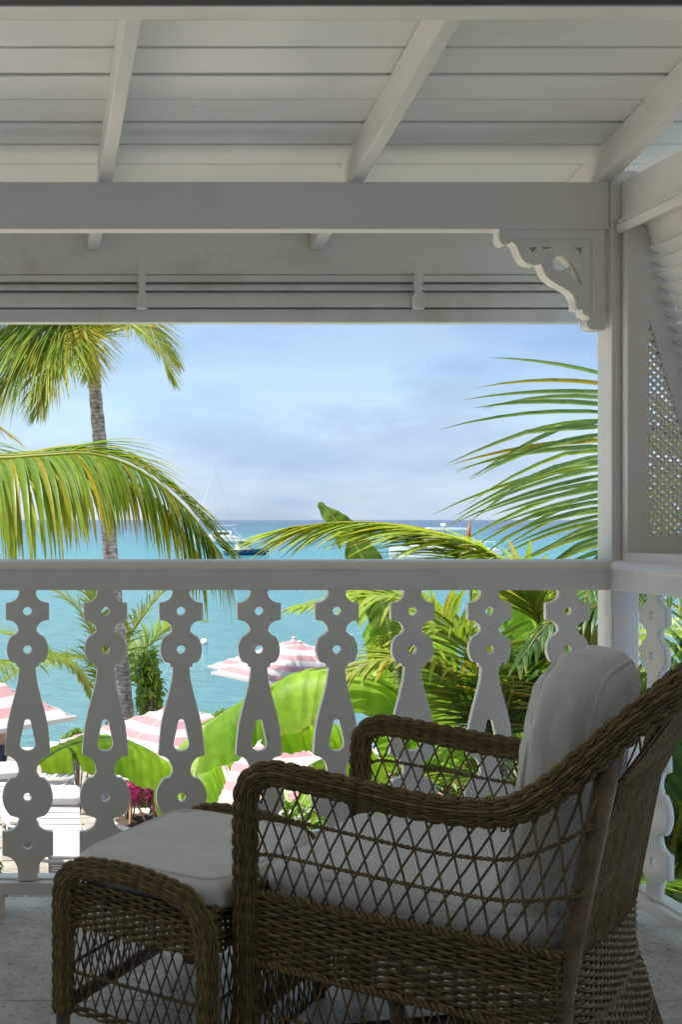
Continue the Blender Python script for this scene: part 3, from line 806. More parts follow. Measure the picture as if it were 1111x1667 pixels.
def frond(ctrl, n=60, Lg=.6, wd=.028, droop=.5, cols=(GREEN, LIME), yellow=.12, up=Vector((0, 0, 1)), a0=35, a1=70, r0=.022, seed=0, base=.12, kinks=.0, lift=.25, tipl=.35, sides=(1, -1), hang=0.0):
    """feather palm leaf along control points from base to tip"""
    rr = random.Random(seed); mb = MB()
    P, Lt = resample(spline(ctrl, 8), n=48); fr = frames(P)
    rc = lerp3(cols[1], GOLD, .35)
    mb.tube(P, [r0*(1-.88*i/48) for i in range(49)], 6, rc)
    for k in range(n):
        t = base+(1-base)*(k+.5)/n
        x = t*48; i = min(47, int(x)); p = P[i].lerp(P[i+1], x-i); tg = (P[i+1]-P[i]).normalized()
        sv = tg.cross(up); sv = sv.normalized() if sv.length > .05 else Vector((1, 0, 0))
        upn = sv.cross(tg).normalized()
        for s in sides:
            env = (.55+.45*math.sin(PI*min(1, (t-base)/(1-base)*1.25+.12)))
            if t > .8: env *= 1-(t-.8)/.2*(1-tipl)
            ln = Lg*env*rr.uniform(.85, 1.08)
            al = R(a0+(a1-a0)*t+rr.uniform(-6, 6))
            d = tg*math.sin(al)+sv*s*math.cos(al)+upn*(lift+rr.uniform(-.12, .12))+Vector((0, 0, -hang))
            c = lerp3(cols[0], cols[1], rr.random())
            if rr.random() < yellow: c = lerp3(c, GOLD, rr.uniform(.4, .95))
            tipc = lerp3(c, GOLD if rr.random() < .5 else LIME, rr.uniform(.0, .5))
            leaflet(mb, p, d, upn, ln, wd*rr.uniform(.8, 1.15), droop*rr.uniform(.7, 1.35), c, tipc, 6, rr.choice((2, 3)) if rr.random() < kinks else None)
    return mb
def trunk(parent, pts, r0, r1, name='trunk'):
    P, Lt = resample(spline(pts, 10), step=.09); n = len(P); mb = MB()
    mb.tube(P, [(r0+(r1-r0)*i/(n-1))*(1+.05*math.sin(i*2.1)+.03*math.sin(i*.7)) + (.12*r0*max(0, 1-i/8)) for i in range(n)], 14)
    return mb.build(name, M['bark'], parent, smooth=True)
def palm(name, label, base, crown, r0, r1, group=None, bend=(0, 0, 0)):
    o = empty(name, base); tag(o, label, 'palm tree', group)
    b, c = Vector(base), Vector(crown)
    trunk(o, [Vector((0, 0, -.1)), (c-b)*.35+Vector(bend), (c-b)*.7+Vector(bend)*.8, c-b], r0, r1)
    return o
def addfrond(o, ctrl_world, **kw):
    b = o.location
    f = frond([Vector(p)-b for p in ctrl_world], **kw)
    x = f.build('frond', M['leaf'], o, smooth=True); return x
def auto_frond(o, crown, az, el, Lr, arch, **kw):
    """frond leaving the crown at azimuth az, elevation el, arching down"""
    c = Vector(crown); h = Vector((math.sin(R(az)), math.cos(R(az)), 0)); pts = []
    for k in range(6):
        t = k/5; pts.append(c+h*(Lr*t*math.cos(R(el))*(1-.10*t))+Vector((0, 0, Lr*(math.sin(R(el))*t-arch*t*t))))
    return addfrond(o, pts, **kw)

YG0 = (.34, .40, .07)
# ---- tall coconut palm at the water's edge
dA = 16.0
cA = at(148, 565, dA); bA = Vector((at(228, 0, dA).x, dA, ZG))
PA = palm('coconut_palm', 'tall coconut palm with leaning grey trunk at the water edge on the left', bA, cA, .118, .090, 'coconut palms in the garden', (-.02, 0, 0))
# trunk passes the photo's place at handrail height
for k, (pts, kw) in enumerate([
    ([(148, 565), (120, 535), (60, 515), (-20, 530), (-110, 590)], dict(Lg=1.9, droop=.45, hang=.75, yellow=.2, n=170)),
    ([(148, 565), (165, 508), (205, 500), (248, 530), (290, 592)], dict(Lg=1.1, droop=.4, hang=.3, yellow=.4, n=90)),
    ([(148, 565), (140, 528), (139, 540), (146, 575), (151, 618)], dict(Lg=.85, droop=.4, yellow=.85, lift=-.05, a0=15, a1=72, n=60)),
    ([(148, 565), (118, 545), (75, 555), (25, 600), (-25, 680)], dict(Lg=1.5, droop=.4, hang=.6, yellow=.3, n=120)),
    ([(148, 565), (100, 480), (30, 440), (-50, 440), (-120, 500)], dict(Lg=1.7, droop=1.2, yellow=.1, n=120)),
    ([(148, 565), (175, 480), (215, 450), (260, 455), (300, 490)], dict(Lg=1.0, droop=.5, yellow=.3, n=70)),
    ([(148, 565), (105, 520), (40, 520), (-30, 570), (-90, 660)], dict(Lg=1.7, droop=.35, hang=.9, yellow=.3, n=140)),
    ([(148, 565), (128, 545), (102, 560), (80, 605), (62, 670)], dict(Lg=1.2, droop=.3, hang=.3, yellow=.4, n=80)),
    ([(148, 565), (175, 528), (215, 530), (255, 565), (282, 622)], dict(Lg=.9, droop=.3, hang=.2, yellow=.4, n=60)),
    ([(148, 565), (150, 470), (170, 380), (220, 310), (280, 290)], dict(Lg=1.0, droop=.6, yellow=.1, n=70)),
    ([(148, 565), (130, 470), (90, 380), (20, 330), (-40, 330)], dict(Lg=1.0, droop=.6, yellow=.1, n=70))]):
    dd = [0, -.3, -.7, -1.0, -1.2] if k in (2, 3, 7, 8) else ([0, .4, .8, 1.1, 1.3] if k % 2 else [0, -.2, -.4, -.6, -.8])
    addfrond(PA, [at(x, y, dA+dd[i]) for i, (x, y) in enumerate(pts)], wd=.023, cols=(GREEN, LIME), seed=20+k, base=.06, r0=.05, **kw)

# ---- near palm standing left of the picture whose leaves reach in
dB = 5.2
bB = Vector((-1.75, 6.1, ZG)); cB = Vector((-1.62, 5.75, 1.45))
PB = palm('coconut_palm', 'near palm at the left edge whose big drooping leaf crosses the trunk behind', bB, cB, .14, .11, 'coconut palms in the garden')
addfrond(PB, [cB]+[at(x, y, d) for x, y, d in ((-300, 700, 5.4), (-120, 720, 5.2), (-20, 745, 5.05), (75, 741, 4.95), (150, 739, 4.9), (225, 765, 4.85), (300, 825, 4.8), (362, 905, 4.75))], n=260, Lg=.74, wd=.022, droop=2.0, yellow=.22, seed=3, cols=(GREEN, LIME), a0=20, a1=40, lift=.15, kinks=.12, tipl=.75, r0=.022, base=.25, sides=(1,), hang=.25)
addfrond(PB, [cB+Vector((0, .05, .02))]+[at(x, y, d) for x, y, d in ((-300, 690, 5.45), (-120, 712, 5.25), (-20, 740, 5.1), (75, 737, 5.0), (150, 734, 4.95), (225, 758, 4.9), (300, 815, 4.85), (362, 893, 4.8))], n=170, Lg=.66, wd=.021, droop=.8, yellow=.25, seed=4, cols=(GREEN, LIME), a0=38, a1=66, lift=.30, kinks=.2, tipl=.9, r0=.012, base=.3, sides=(-1,))
addfrond(PB, [cB+Vector((0, .12, .0))]+[at(x, y, d) for x, y, d in ((-300, 715, 5.6), (-120, 735, 5.4), (-20, 758, 5.25), (75, 752, 5.15), (150, 752, 5.1), (220, 785, 5.05), (280, 840, 5.0), (330, 915, 4.95))], n=120, Lg=.70, wd=.030, droop=1.8, yellow=.4, seed=14, cols=(LIME, YG0), a0=20, a1=40, lift=.1, kinks=.2, tipl=.75, r0=.016, base=.25, sides=(1,), hang=.25)
addfrond(PB, [cB]+[at(x, y, 5.5) for x, y in ((-350, 640), (-200, 620), (-70, 655), (25, 715))], n=50, Lg=.45, wd=.026, droop=.7, yellow=.9, seed=5, cols=(DRY, GOLD), a0=30, a1=60)
addfrond(PB, [cB, at(-260, 960, 6.0), at(-120, 1040, 6.2), at(0, 1075, 6.4), at(70, 1062, 6.5), at(120, 1080, 6.6), at(150, 1135, 6.7)], n=110, Lg=.34, wd=.020, droop=1.1, yellow=.2, seed=9, cols=(GREEN, LIME), a0=30, a1=50, base=.3, r0=.016, hang=.2)
for k, (az, el) in enumerate(((-100, 35), (-150, 30), (170, 40), (-40, 45), (-70, 10), (-10, 55), (20, 30))):
    auto_frond(PB, cB, az, el, 2.6, .55, n=60, Lg=.62, wd=.034, droop=.7, seed=60+k)

# ---- young palm below the tall trunk, seen between the balusters
dG = 17.4
cG = at(182, 1150, dG); bG = Vector((cG.x+.05, dG+.1, ZG))
PG = palm('coconut_palm', 'young palm with feathery leaves spreading either side of the tall trunk', bG, cG, .13, .10, 'coconut palms in the garden')
for k, pts in enumerate((((182, 1150), (165, 1060), (120, 985), (60, 950), (0, 945)), ((182, 1150), (200, 1060), (235, 1000), (275, 955), (320, 940)), ((182, 1150), (150, 1080), (95, 1068), (40, 1085), (0, 1115)),
                          ((182, 1150), (120, 1090), (60, 1050), (0, 1030), (-60, 1040)), ((182, 1150), (215, 1090), (250, 1040), (290, 1010), (330, 1010)), ((182, 1150), (175, 1080), (160, 1010), (150, 960), (155, 930)))):
    addfrond(PG, [at(x, y, dG-.12*i*(1 if k % 2 else -1)) for i, (x, y) in enumerate(pts)], n=54, Lg=.80, wd=.040, droop=.6, yellow=.3 if k in (0, 1) else .15, cols=((GREEN, LIME) if k > 1 else (LIME, (.22, .25, .04))), seed=100+k, a0=25, a1=55, r0=.025)

# ---- palm in the middle of the garden, right of the banana plants
dD = 5.9
cD = at(800, 1235, dD); bD = Vector((cD.x+.1, dD+.1, ZG))
PD = palm('coconut_palm', 'mid-garden palm whose long leaf tips rise above the handrail right of centre', bD, cD, .13, .10, 'coconut palms in the garden')
YG = (.36, .44, .09)
addfrond(PD, [cD]+[at(x, y, d) for x, y, d in ((880, 1080, 5.6), (860, 960, 5.3), (806, 908, 5.15), (735, 874, 5.05), (660, 856, 5.0), (570, 850, 4.95), (470, 858, 4.9))], n=100, Lg=.66, wd=.028, droop=.32, yellow=.12, cols=(LIME, YG), seed=200, a0=64, a1=72, lift=-.12, base=.35, tipl=.9, r0=.02)
spec = [
 (((790, 1100), (730, 1010), (650, 975), (560, 975), (480, 990)), 5.9, .55, (LIME, YG), .1),
 (((770, 1130), (720, 1085), (660, 1070), (600, 1080), (550, 1110)), 5.5, .5, ((.2, .25, .08), YG), .2),
 (((800, 1120), (780, 1070), (730, 1030), (670, 1035), (620, 1075)), 5.7, .5, (GREEN, YG), .08),
 (((830, 1140), (860, 1080), (900, 1050), (950, 1060), (990, 1100)), 5.4, .5, (DEEP, GREEN), .05),
 (((830, 1160), (880, 1120), (930, 1130), (970, 1180), (1000, 1250)), 5.5, .5, (DEEP, GREEN), .1)]
for k, (pts, d, lg, cc, ye) in enumerate(spec):
    addfrond(PD, [cD]+[at(x, y, d-.05*i) for i, (x, y) in enumerate(pts)], n=58, Lg=lg, wd=.026, droop=.75, yellow=ye, cols=cc, seed=210+k, a0=30, a1=62, r0=.018, base=.2)

# ---- palm on the right of the post: hanging leaves with long horizontal leaflets
cF = Vector((4.35, 5.3, 2.7)); bF = Vector((4.6, 5.5, ZG))
PF = palm('coconut_palm', 'palm at the right whose long narrow leaflets reach in past the post', bF, cF, .15, .12, 'coconut palms in the garden')
def P4(x, y, d=4.7): return at(x, y, d)
addfrond(PF, [cF, P4(1250, 500), P4(1090, 545), P4(1022, 625), P4(1002, 720), P4(998, 830), P4(1004, 950)], n=31, Lg=.78, wd=.021, droop=.33, yellow=.10, cols=((.14, .25, .06), (.30, .42, .16)), seed=300, a0=-4, a1=10, lift=.0, base=.715, kinks=.25, tipl=.8, up=Vector((0, -1, .1)))
addfrond(PF, [cF, P4(1260, 520, 5.1), P4(1100, 570, 5.1), P4(1034, 650, 5.1), P4(1016, 750, 5.1), P4(1010, 860, 5.1), P4(1014, 980, 5.1)], n=19, Lg=.86, wd=.022, droop=.45, yellow=.15, cols=(LIME, YG), seed=305, a0=-4, a1=8, lift=.0, base=.70, tipl=.8, kinks=.2, up=Vector((0, -1, .1)))
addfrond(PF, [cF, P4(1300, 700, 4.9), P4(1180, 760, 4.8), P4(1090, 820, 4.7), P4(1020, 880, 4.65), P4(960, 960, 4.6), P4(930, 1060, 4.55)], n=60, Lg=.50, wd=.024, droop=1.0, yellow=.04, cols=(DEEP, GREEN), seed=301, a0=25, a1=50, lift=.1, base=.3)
addfrond(PF, [cF, P4(1330, 800, 4.7), P4(1230, 880, 4.6), P4(1110, 930, 4.5), P4(1000, 980, 4.5), P4(900, 1010, 4.45), P4(845, 1080, 4.4)], n=66, Lg=.46, wd=.026, droop=1.3, yellow=.02, cols=(DEEP, (.045, .10, .03)), seed=302, a0=25, a1=55, lift=.1, base=.3)  # shade on these hanging leaflets is put into their dark greens
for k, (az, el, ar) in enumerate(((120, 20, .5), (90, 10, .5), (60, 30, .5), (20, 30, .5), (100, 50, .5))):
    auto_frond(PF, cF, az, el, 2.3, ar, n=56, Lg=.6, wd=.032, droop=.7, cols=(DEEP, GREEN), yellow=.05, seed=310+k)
# low dark palm clump beyond the side railing
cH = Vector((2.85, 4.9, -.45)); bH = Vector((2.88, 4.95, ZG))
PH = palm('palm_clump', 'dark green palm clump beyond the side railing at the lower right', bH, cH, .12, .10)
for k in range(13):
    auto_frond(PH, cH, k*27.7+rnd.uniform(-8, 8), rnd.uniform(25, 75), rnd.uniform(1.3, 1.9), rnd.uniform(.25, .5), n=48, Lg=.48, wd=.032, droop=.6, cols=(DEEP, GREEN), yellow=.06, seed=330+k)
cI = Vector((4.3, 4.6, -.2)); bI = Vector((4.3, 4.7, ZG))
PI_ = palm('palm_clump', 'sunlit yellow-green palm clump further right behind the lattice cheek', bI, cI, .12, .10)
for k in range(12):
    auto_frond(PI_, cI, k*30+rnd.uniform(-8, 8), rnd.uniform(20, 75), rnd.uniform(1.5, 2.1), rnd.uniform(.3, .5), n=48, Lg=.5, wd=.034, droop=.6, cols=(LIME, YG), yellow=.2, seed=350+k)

# ---- banana plants
def banana_leaf(ctrl, hw, seed=0, tears=5, fold=(-1.2, -.4), up=Vector((0, 0, 1)), c0=(.17, .33, .03), c1=(.29, .45, .055), n=150, m=7, wav=.010, pet=.16):
    """paddle leaf: blade bends at the midrib to the fold angle of each side, torn into a few strips"""
    rr = random.Random(seed); mb = MB()
    P, Lt = resample(spline(ctrl, 8), n=n); fr = frames(P)
    mb.tube(P, [.017*(1-.75*i/n)+.003 for i in range(n+1)], 6, (.45, .52, .20))
    for s, fo in ((1, fold[0]), (-1, fold[1])):
        cuts = sorted(rr.sample(range(18, n-10), tears)); start = int(n*pet)
        cuts = [q_ for q_ in cuts if q_ > start+6]
        for e in cuts+[n]:
            jd = rr.uniform(-.16, .16); sk = rr.uniform(-.10, .10); kc = rr.uniform(.85, 1.1); ln = rr.uniform(.88, 1.05)
            prev = None; brown = rr.random() < .6
            for i in range(start, e+1):
                t = i/n; p, tg, _, _ = fr[i]
                sv = tg.cross(up); sv = sv.normalized() if sv.length > .05 else Vector((1, 0, 0))
                upn = sv.cross(tg).normalized()
                w_ = hw*max(.03, math.sin(PI*min(.985, (.02+.98*max(0, t-pet)/(1-pet))**.8)))**.55*ln
                loc = (i-start)/max(1, e-start); edge = i in (start, e)
                gape = (loc-.5)*-.045*(e-start)/38
                row = []; q = p.copy()
                for j in range(m+1):
                    f = j/m
                    ang = .25+(fo+jd-.25)*min(1, f*2.2)-.10*f
                    vein = 1+.11*math.sin(i*1.1+1.8*math.sin(i*.19+seed)+s)+.08*math.sin(i*.43+f*2)
                    c = lerp3(c0, c1, .5+.5*math.sin(i*.1+seed)); c = tuple(x*kc*vein*(1.1-.2*f) for x in c)
                    if j == m and brown and (edge or rr.random() < .25): c = (.30, .19, .06)
                    row.append(mb.vert(q+upn*(.0040*math.sin(i*1.1+1.8*math.sin(i*.19+seed))*f**.5+wav*math.sin(i*.23+seed+2*f)*f)+tg*((gape+sk*w_)*f), c))
                    if j < m: q = q+(sv*s*math.cos(ang)+Vector((0, 0, 1))*math.sin(ang))*(w_/m)
                if prev is not None:
                    for j in range(m): mb.f.append((prev[j], prev[j+1], row[j+1], row[j]) if s > 0 else (prev[j], row[j], row[j+1], prev[j+1]))
                prev = row
            start = e
    return mb
def banana(label, base, crown, leaves, group='banana plants below the railing'):
    o = empty('banana_plant', base); tag(o, label, 'banana plant', group); b = o.location
    P = spline([Vector((0, 0, 0)), (Vector(crown)-b)*.5+Vector((.02, 0, 0)), Vector(crown)-b], 6)
    mb = MB(); mb.tube(P, [.12-.07*i/(len(P)-1) for i in range(len(P))], 10, (.16, .17, .06)); mb.build('stem', M['rachis'], o, smooth=True)
    for k, (pts, kw) in enumerate(leaves):
        f = banana_leaf([Vector(p)-b for p in pts], seed=k*3+len(label), **kw); f.build('leaf', M['banana'], o, smooth=True)
    return o
c1 = at(300, 1420, 6.0)
banana('banana plant with broad torn leaves arching behind the left balusters', (c1.x, 6.1, ZG), c1, [
    ([c1, at(300, 1300, 6.0), at(262, 1238, 5.9), at(185, 1203, 5.8), at(110, 1215, 5.7), at(60, 1245, 5.6)], dict(hw=.30, fold=(-.5, -1.25), tears=6, pet=.30)),
    ([c1, at(255, 1290, 6.0), at(320, 1200, 5.9), at(400, 1143, 5.8), at(480, 1103, 5.7), at(560, 1094, 5.6), at(640, 1125, 5.5), at(680, 1180, 5.4)], dict(hw=.40, fold=(-1.25, -.35), tears=8, pet=.26)),
    ([c1, at(310, 1300, 6.3), at(330, 1220, 6.5), at(370, 1170, 6.8), at(430, 1160, 7.1)], dict(hw=.24, fold=(-1.0, -.5), tears=4))])
c2 = at(640, 1330, 6.4)
banana('banana plant at centre with one folded leaf tip standing above the handrail', (c2.x, 6.5, ZG), c2, [
    ([c2, at(650, 1150, 6.4), at(630, 1010, 6.4), at(585, 900, 6.4), at(519, 816, 6.4)], dict(hw=.13, fold=(.1, -.5), tears=2, pet=.42, up=Vector((.35, -1, .2)), c0=(.09, .16, .03), c1=(.14, .22, .04))),
    ([c2, at(600, 1230, 6.3), at(540, 1180, 6.2), at(480, 1180, 6.1), at(430, 1215, 6.0)], dict(hw=.30, fold=(-.5, -1.1), tears=4)),
    ([c2, at(660, 1180, 6.4), at(640, 1060, 6.5), at(600, 985, 6.6), at(550, 960, 6.7)], dict(hw=.20, fold=(-.1, -.4), tears=4, up=Vector((0, -1, .4)))),
    ([c2, at(690, 1200, 6.4), at(700, 1080, 6.5), at(690, 1000, 6.6), at(660, 950, 6.8)], dict(hw=.18, fold=(-.1, -.4), tears=4, up=Vector((0, -1, .4)))),
    ([c2, at(690, 1260, 6.2), at(760, 1190, 6.0), at(840, 1180, 5.9), at(900, 1220, 5.8)], dict(hw=.24, fold=(-1.0, -.5), tears=4)),
    ([c2, at(600, 1280, 6.0), at(560, 1240, 5.8), at(520, 1260, 5.6), at(490, 1310, 5.5)], dict(hw=.22, fold=(-.5, -1.0), tears=3))])
c3 = at(850, 1250, 7.2)
banana('banana plant with bright upright leaves behind the balusters beside the post', (c3.x, 7.3, ZG), c3, [
    ([c3, at(850, 1120, 7.2), at(830, 1030, 7.2), at(800, 975, 7.1), at(770, 965, 7.0)], dict(hw=.2, fold=(-.1, -.4), tears=4, up=Vector((0, -1, .4)))),
    ([c3, at(870, 1120, 7.2), at(880, 1040, 7.3), at(900, 990, 7.4), at(940, 970, 7.5)], dict(hw=.2, fold=(-.4, -.1), tears=4, up=Vector((0, -1, .4)))),
    ([c3, at(900, 1140, 7.2), at(940, 1080, 7.1), at(990, 1060, 7.0), at(1040, 1080, 6.9)], dict(hw=.22, fold=(-.9, -.3), tears=4)),
    ([c3, at(820, 1170, 7.0), at(780, 1120, 6.9), at(730, 1110, 6.8), at(690, 1150, 6.7)], dict(hw=.2, fold=(-.3, -.9), tears=4))])
# brown spear leaf of a heliconia beside the post
sp = empty('heliconia', (at(768, 0, 6.0).x, 6.0, ZG)); tag(sp, 'slender plant with one rusty brown spear tip above the handrail', 'plant')
mb = MB(); b = sp.location; mb.tube(spline([at(775, 1400, 6.0)-b+Vector((0, 0, -1)), at(768, 1000, 6.0)-b, at(762, 905, 6.0)-b], 6), .008, 6, (.14, .16, .04)); mb.build('stem', M['rachis'], sp, smooth=True)
mb = MB(); mb.tube([at(762, 915, 6.0)-b, at(760, 893, 6.0)-b, at(763, 870, 6.0)-b, at(767, 842, 6.0)-b], [.006, .018, .012, .001], 6, (.28, .11, .04)); mb.build('spear_leaf', M['rachis'], sp, smooth=True)

# ---- shrubs and flowers
def leafball(mb, cen, rad, n, size, cols, rr, flat=.0, petals=False):
    for _ in range(n):
        while True:
            v = Vector((rr.uniform(-1, 1), rr.uniform(-1, 1), rr.uniform(-1, 1)))
            if .15 < v.length < 1: break
        v = v*(.55+.45*rr.random())
        lump = 1+.35*pnoise(Vector((v.x*2.3+cen.x, v.y*2.3, v.z*2.3+cen.y)))
        p = cen+Vector((v.x*rad[0], v.y*rad[1], v.z*rad[2]))*lump
        nrm = (v.normalized()+Vector((rr.uniform(-.8, .8), rr.uniform(-.8, .8), rr.uniform(-.2, 1.1)))).normalized()
        t = nrm.orthogonal().normalized(); t = Matrix.Rotation(rr.uniform(0, 6.28), 3, nrm) @ t; b = nrm.cross(t)
        s = size*rr.uniform(.6, 1.3); c = lerp3(cols[0], cols[1], rr.random())
        i = mb.vert(p-t*s, c); mb.vert(p+b*s*.38+nrm*s*.08, c); mb.vert(p+t*s*1.1-nrm*s*.15, c); mb.vert(p-b*s*.38+nrm*s*.08, c)
        mb.f.append((i, i+1, i+2, i+3))
def shrub(name, label, cat, base, rad, n, size, cols, seed, flowers=None, group=None, clumps=6, z0=0):
    rr = random.Random(seed); o = empty(name, base); tag(o, label, cat, group)
    mb = MB(); fl = MB(); st = MB()
    for k in range(clumps):
        a = rr.uniform(0, 2*PI); q = rr.uniform(.1, .75)
        cen = Vector((rad[0]*q*math.cos(a), rad[1]*q*math.sin(a), z0+rad[2]*rr.uniform(.5, 1.45)))
        rs = rr.uniform(.4, .65); rd = (rad[0]*rs, rad[1]*rs, rad[2]*rs)
        leafball(mb, cen, rd, n//clumps, size, cols, rr)
        if flowers: leafball(fl, cen+Vector((0, -rd[1]*.4, rd[2]*.35)), rd, flowers[1]//clumps, size*.8, flowers[0], rr)
        st.tube(spline([(0, 0, 0), (cen.x*.4, cen.y*.4, cen.z*.45), cen], 4), [.011]*8+[.005], 5, (.14, .10, .06))
    mb.build('foliage', M['leaf'], o); st.build('stem', M['rachis'], o)
    if flowers: fl.build('blossom', M['petal'], o)
    return o
PINK = ((.62, .05, .26), (.75, .16, .40)); PALEP = ((.62, .22, .36), (.60, .42, .36))
shrub('climbing_shrub', 'slim leafy green climber standing upright beside the palm trunk', 'shrub', (at(242, 0, 15.6).x, 15.6, ZG), (.22, .22, .75), 1300, .06, (LIME, (.14, .25, .04)), 1, clumps=9, z0=1.45)
shrub('low_shrub', 'low green shrub with pink blossom at the foot of the palm trunk', 'shrub', (at(208, 0, 15).x, 15.0, ZG), (.32, .3, .30), 900, .055, (GREEN, LIME), 2, (PINK, 260), z0=1.35)
shrub('low_shrub', 'low green hedge bush behind the umbrella at left by the water', 'shrub', (at(128, 0, 17).x, 17.0, ZG), (.55, .4, .40), 900, .07, (LIME, (.14, .25, .04)), 3, z0=.75)
shrub('low_shrub', 'small leafy bush at the water edge behind the middle umbrellas', 'shrub', (at(350, 0, 18.5).x, 18.5, ZG), (.35, .35, .40), 800, .06, (GREEN, LIME), 4, z0=.75)
shrub('bougainvillea', 'pale pink bougainvillea bush seen through the armchair and centre-right balusters', 'shrub', (at(760, 0, 8.2).x, 8.2, ZG), (.80, .6, .75), 2800, .05, (GREEN, LIME), 5, (PALEP, 1400), clumps=12, z0=1.85)
shrub('garden_shrub', 'dense green bush low behind the armchair arm', 'shrub', (at(620, 0, 8.0).x, 8.0, ZG), (.9, .7, .75), 2600, .08, (GREEN, LIME), 6, clumps=10, z0=1.2)
shrub('garden_shrub', 'tall sunlit bush behind the right end of the front railing', 'shrub', (at(930, 0, 8.5).x, 8.5, ZG), (1.0, .8, 1.05), 3600, .085, (GREEN, YG), 7, clumps=12, z0=1.3)
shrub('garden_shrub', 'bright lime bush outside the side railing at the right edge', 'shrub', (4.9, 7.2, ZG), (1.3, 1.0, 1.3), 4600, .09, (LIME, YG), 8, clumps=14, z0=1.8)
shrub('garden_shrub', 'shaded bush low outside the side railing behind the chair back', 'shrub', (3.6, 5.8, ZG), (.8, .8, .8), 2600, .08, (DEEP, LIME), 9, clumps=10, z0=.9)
shrub('garden_shrub', 'tall leafy bush rising behind the lattice cheek', 'shrub', (6.6, 9.0, ZG+.9), (1.3, 1.2, 1.35), 4200, .10, (GREEN, YG), 10, clumps=12)
shrub('heliconia_bush', 'leafy green plant with orange bracts at the lower left edge', 'shrub', (-.22, 12.4, ZG-.05), (.36, .35, .42), 500, .17, (GREEN, (.12, .24, .03)), 11, (((.55, .20, .02), (.6, .35, .03)), 36))

# ---- umbrellas
def umbrella(label, loc, size, rz, hgt=2.35, drop=.52, group='striped beach umbrellas'):
    o = empty('beach_umbrella', loc, rz); tag(o, label, 'umbrella', group); h = size/2; n = 8
    mb = MB(); grid = {}
    for i in range(-n, n+1):
        for j in range(-n, n+1):
            x, y = i/n, j/n; r = max(abs(x), abs(y)); mnr = min(abs(x), abs(y))
            z = -drop*(r*.94+.06*r*r)-.035*math.sin(PI*r)*(1-(mnr/max(r, 1e-6)))
            grid[i, j] = mb.vert((x*h, y*h, hgt+z))
    for i in range(-n, n):
        for j in range(-n, n):
            q = [(i, j), (i+1, j), (i+1, j+1), (i, j+1)]
            if (i+.5)*(j+.5) > 0: q = q
            mb.f.append(tuple(grid[p] for p in q))
    cn = mb.build('canopy', M['canopy'], o)
    va = MB()
    for (ax, ay, bx, by) in ((-1, -1, 1, -1), (1, -1, 1, 1), (1, 1, -1, 1), (-1, 1, -1, -1)):
        p = [Vector((ax, ay, 0))*h*1.002, Vector((bx, by, 0))*h*1.002]; zt = hgt-drop+.002
        i = va.vert((p[0].x, p[0].y, zt)); va.vert((p[1].x, p[1].y, zt)); va.vert((p[1].x, p[1].y, zt-.045)); va.vert((p[0].x, p[0].y, zt-.045)); va.f.append((i, i+1, i+2, i+3))
    va.build('hem', M['whiteplastic'], o)
    mb = MB(); mb.tube([(0, 0, 0), (0, 0, hgt-.02)], .022, 8); mb.build('pole', M['whiteplastic'], o, smooth=True)
    mb = MB(); mb.tube([(0, 0, hgt-.01), (0, 0, hgt+.015), (0, 0, hgt+.03), (0, 0, hgt+.04)], [.04, .04, .02, .004], 8); mb.build('finial', M['whiteplastic'], o, smooth=True)
    mb = MB(); mb.tube([(0, 0, 0), (0, 0, .05), (0, 0, .09)], [.25, .25, .05], 14); mb.build('base', M['stone'], o)
    for k in range(8):
        a = k*PI/4; q = h*(1.39 if k % 2 else .97); mb = MB()
        mb.tube([(0, 0, hgt-.03), (q*math.sin(a), q*math.cos(a), hgt-drop-.01)], .008, 5); mb.build('rib', M['whiteplastic'], o)
    return o
umbrella('pink and white striped umbrella cut off at the left edge', (-.73, 12.2, ZG), 2.2, R(43), 3.05, .68)
umbrella('pink and white umbrella farthest out, right of the third baluster', (at(488, 0, 19).x, 19.0, ZG), 2.1, R(24), 2.42, .56)
umbrella('pink striped umbrella tucked behind the farthest one, only its left corner showing', (at(478, 0, 20.8).x, 20.8, ZG), 2.2, R(30), 2.30, .55)
umbrella('pink and white umbrella behind the second and third balusters right of the palm trunk', (at(292, 0, 14.0).x, 14.0, ZG), 2.1, R(33), 2.22, .52)
umbrella('nearest pink and white umbrella, low behind the ottoman and banana leaves', (at(445, 0, 10.5).x, 10.5, ZG), 2.2, R(38), 2.58, .46)

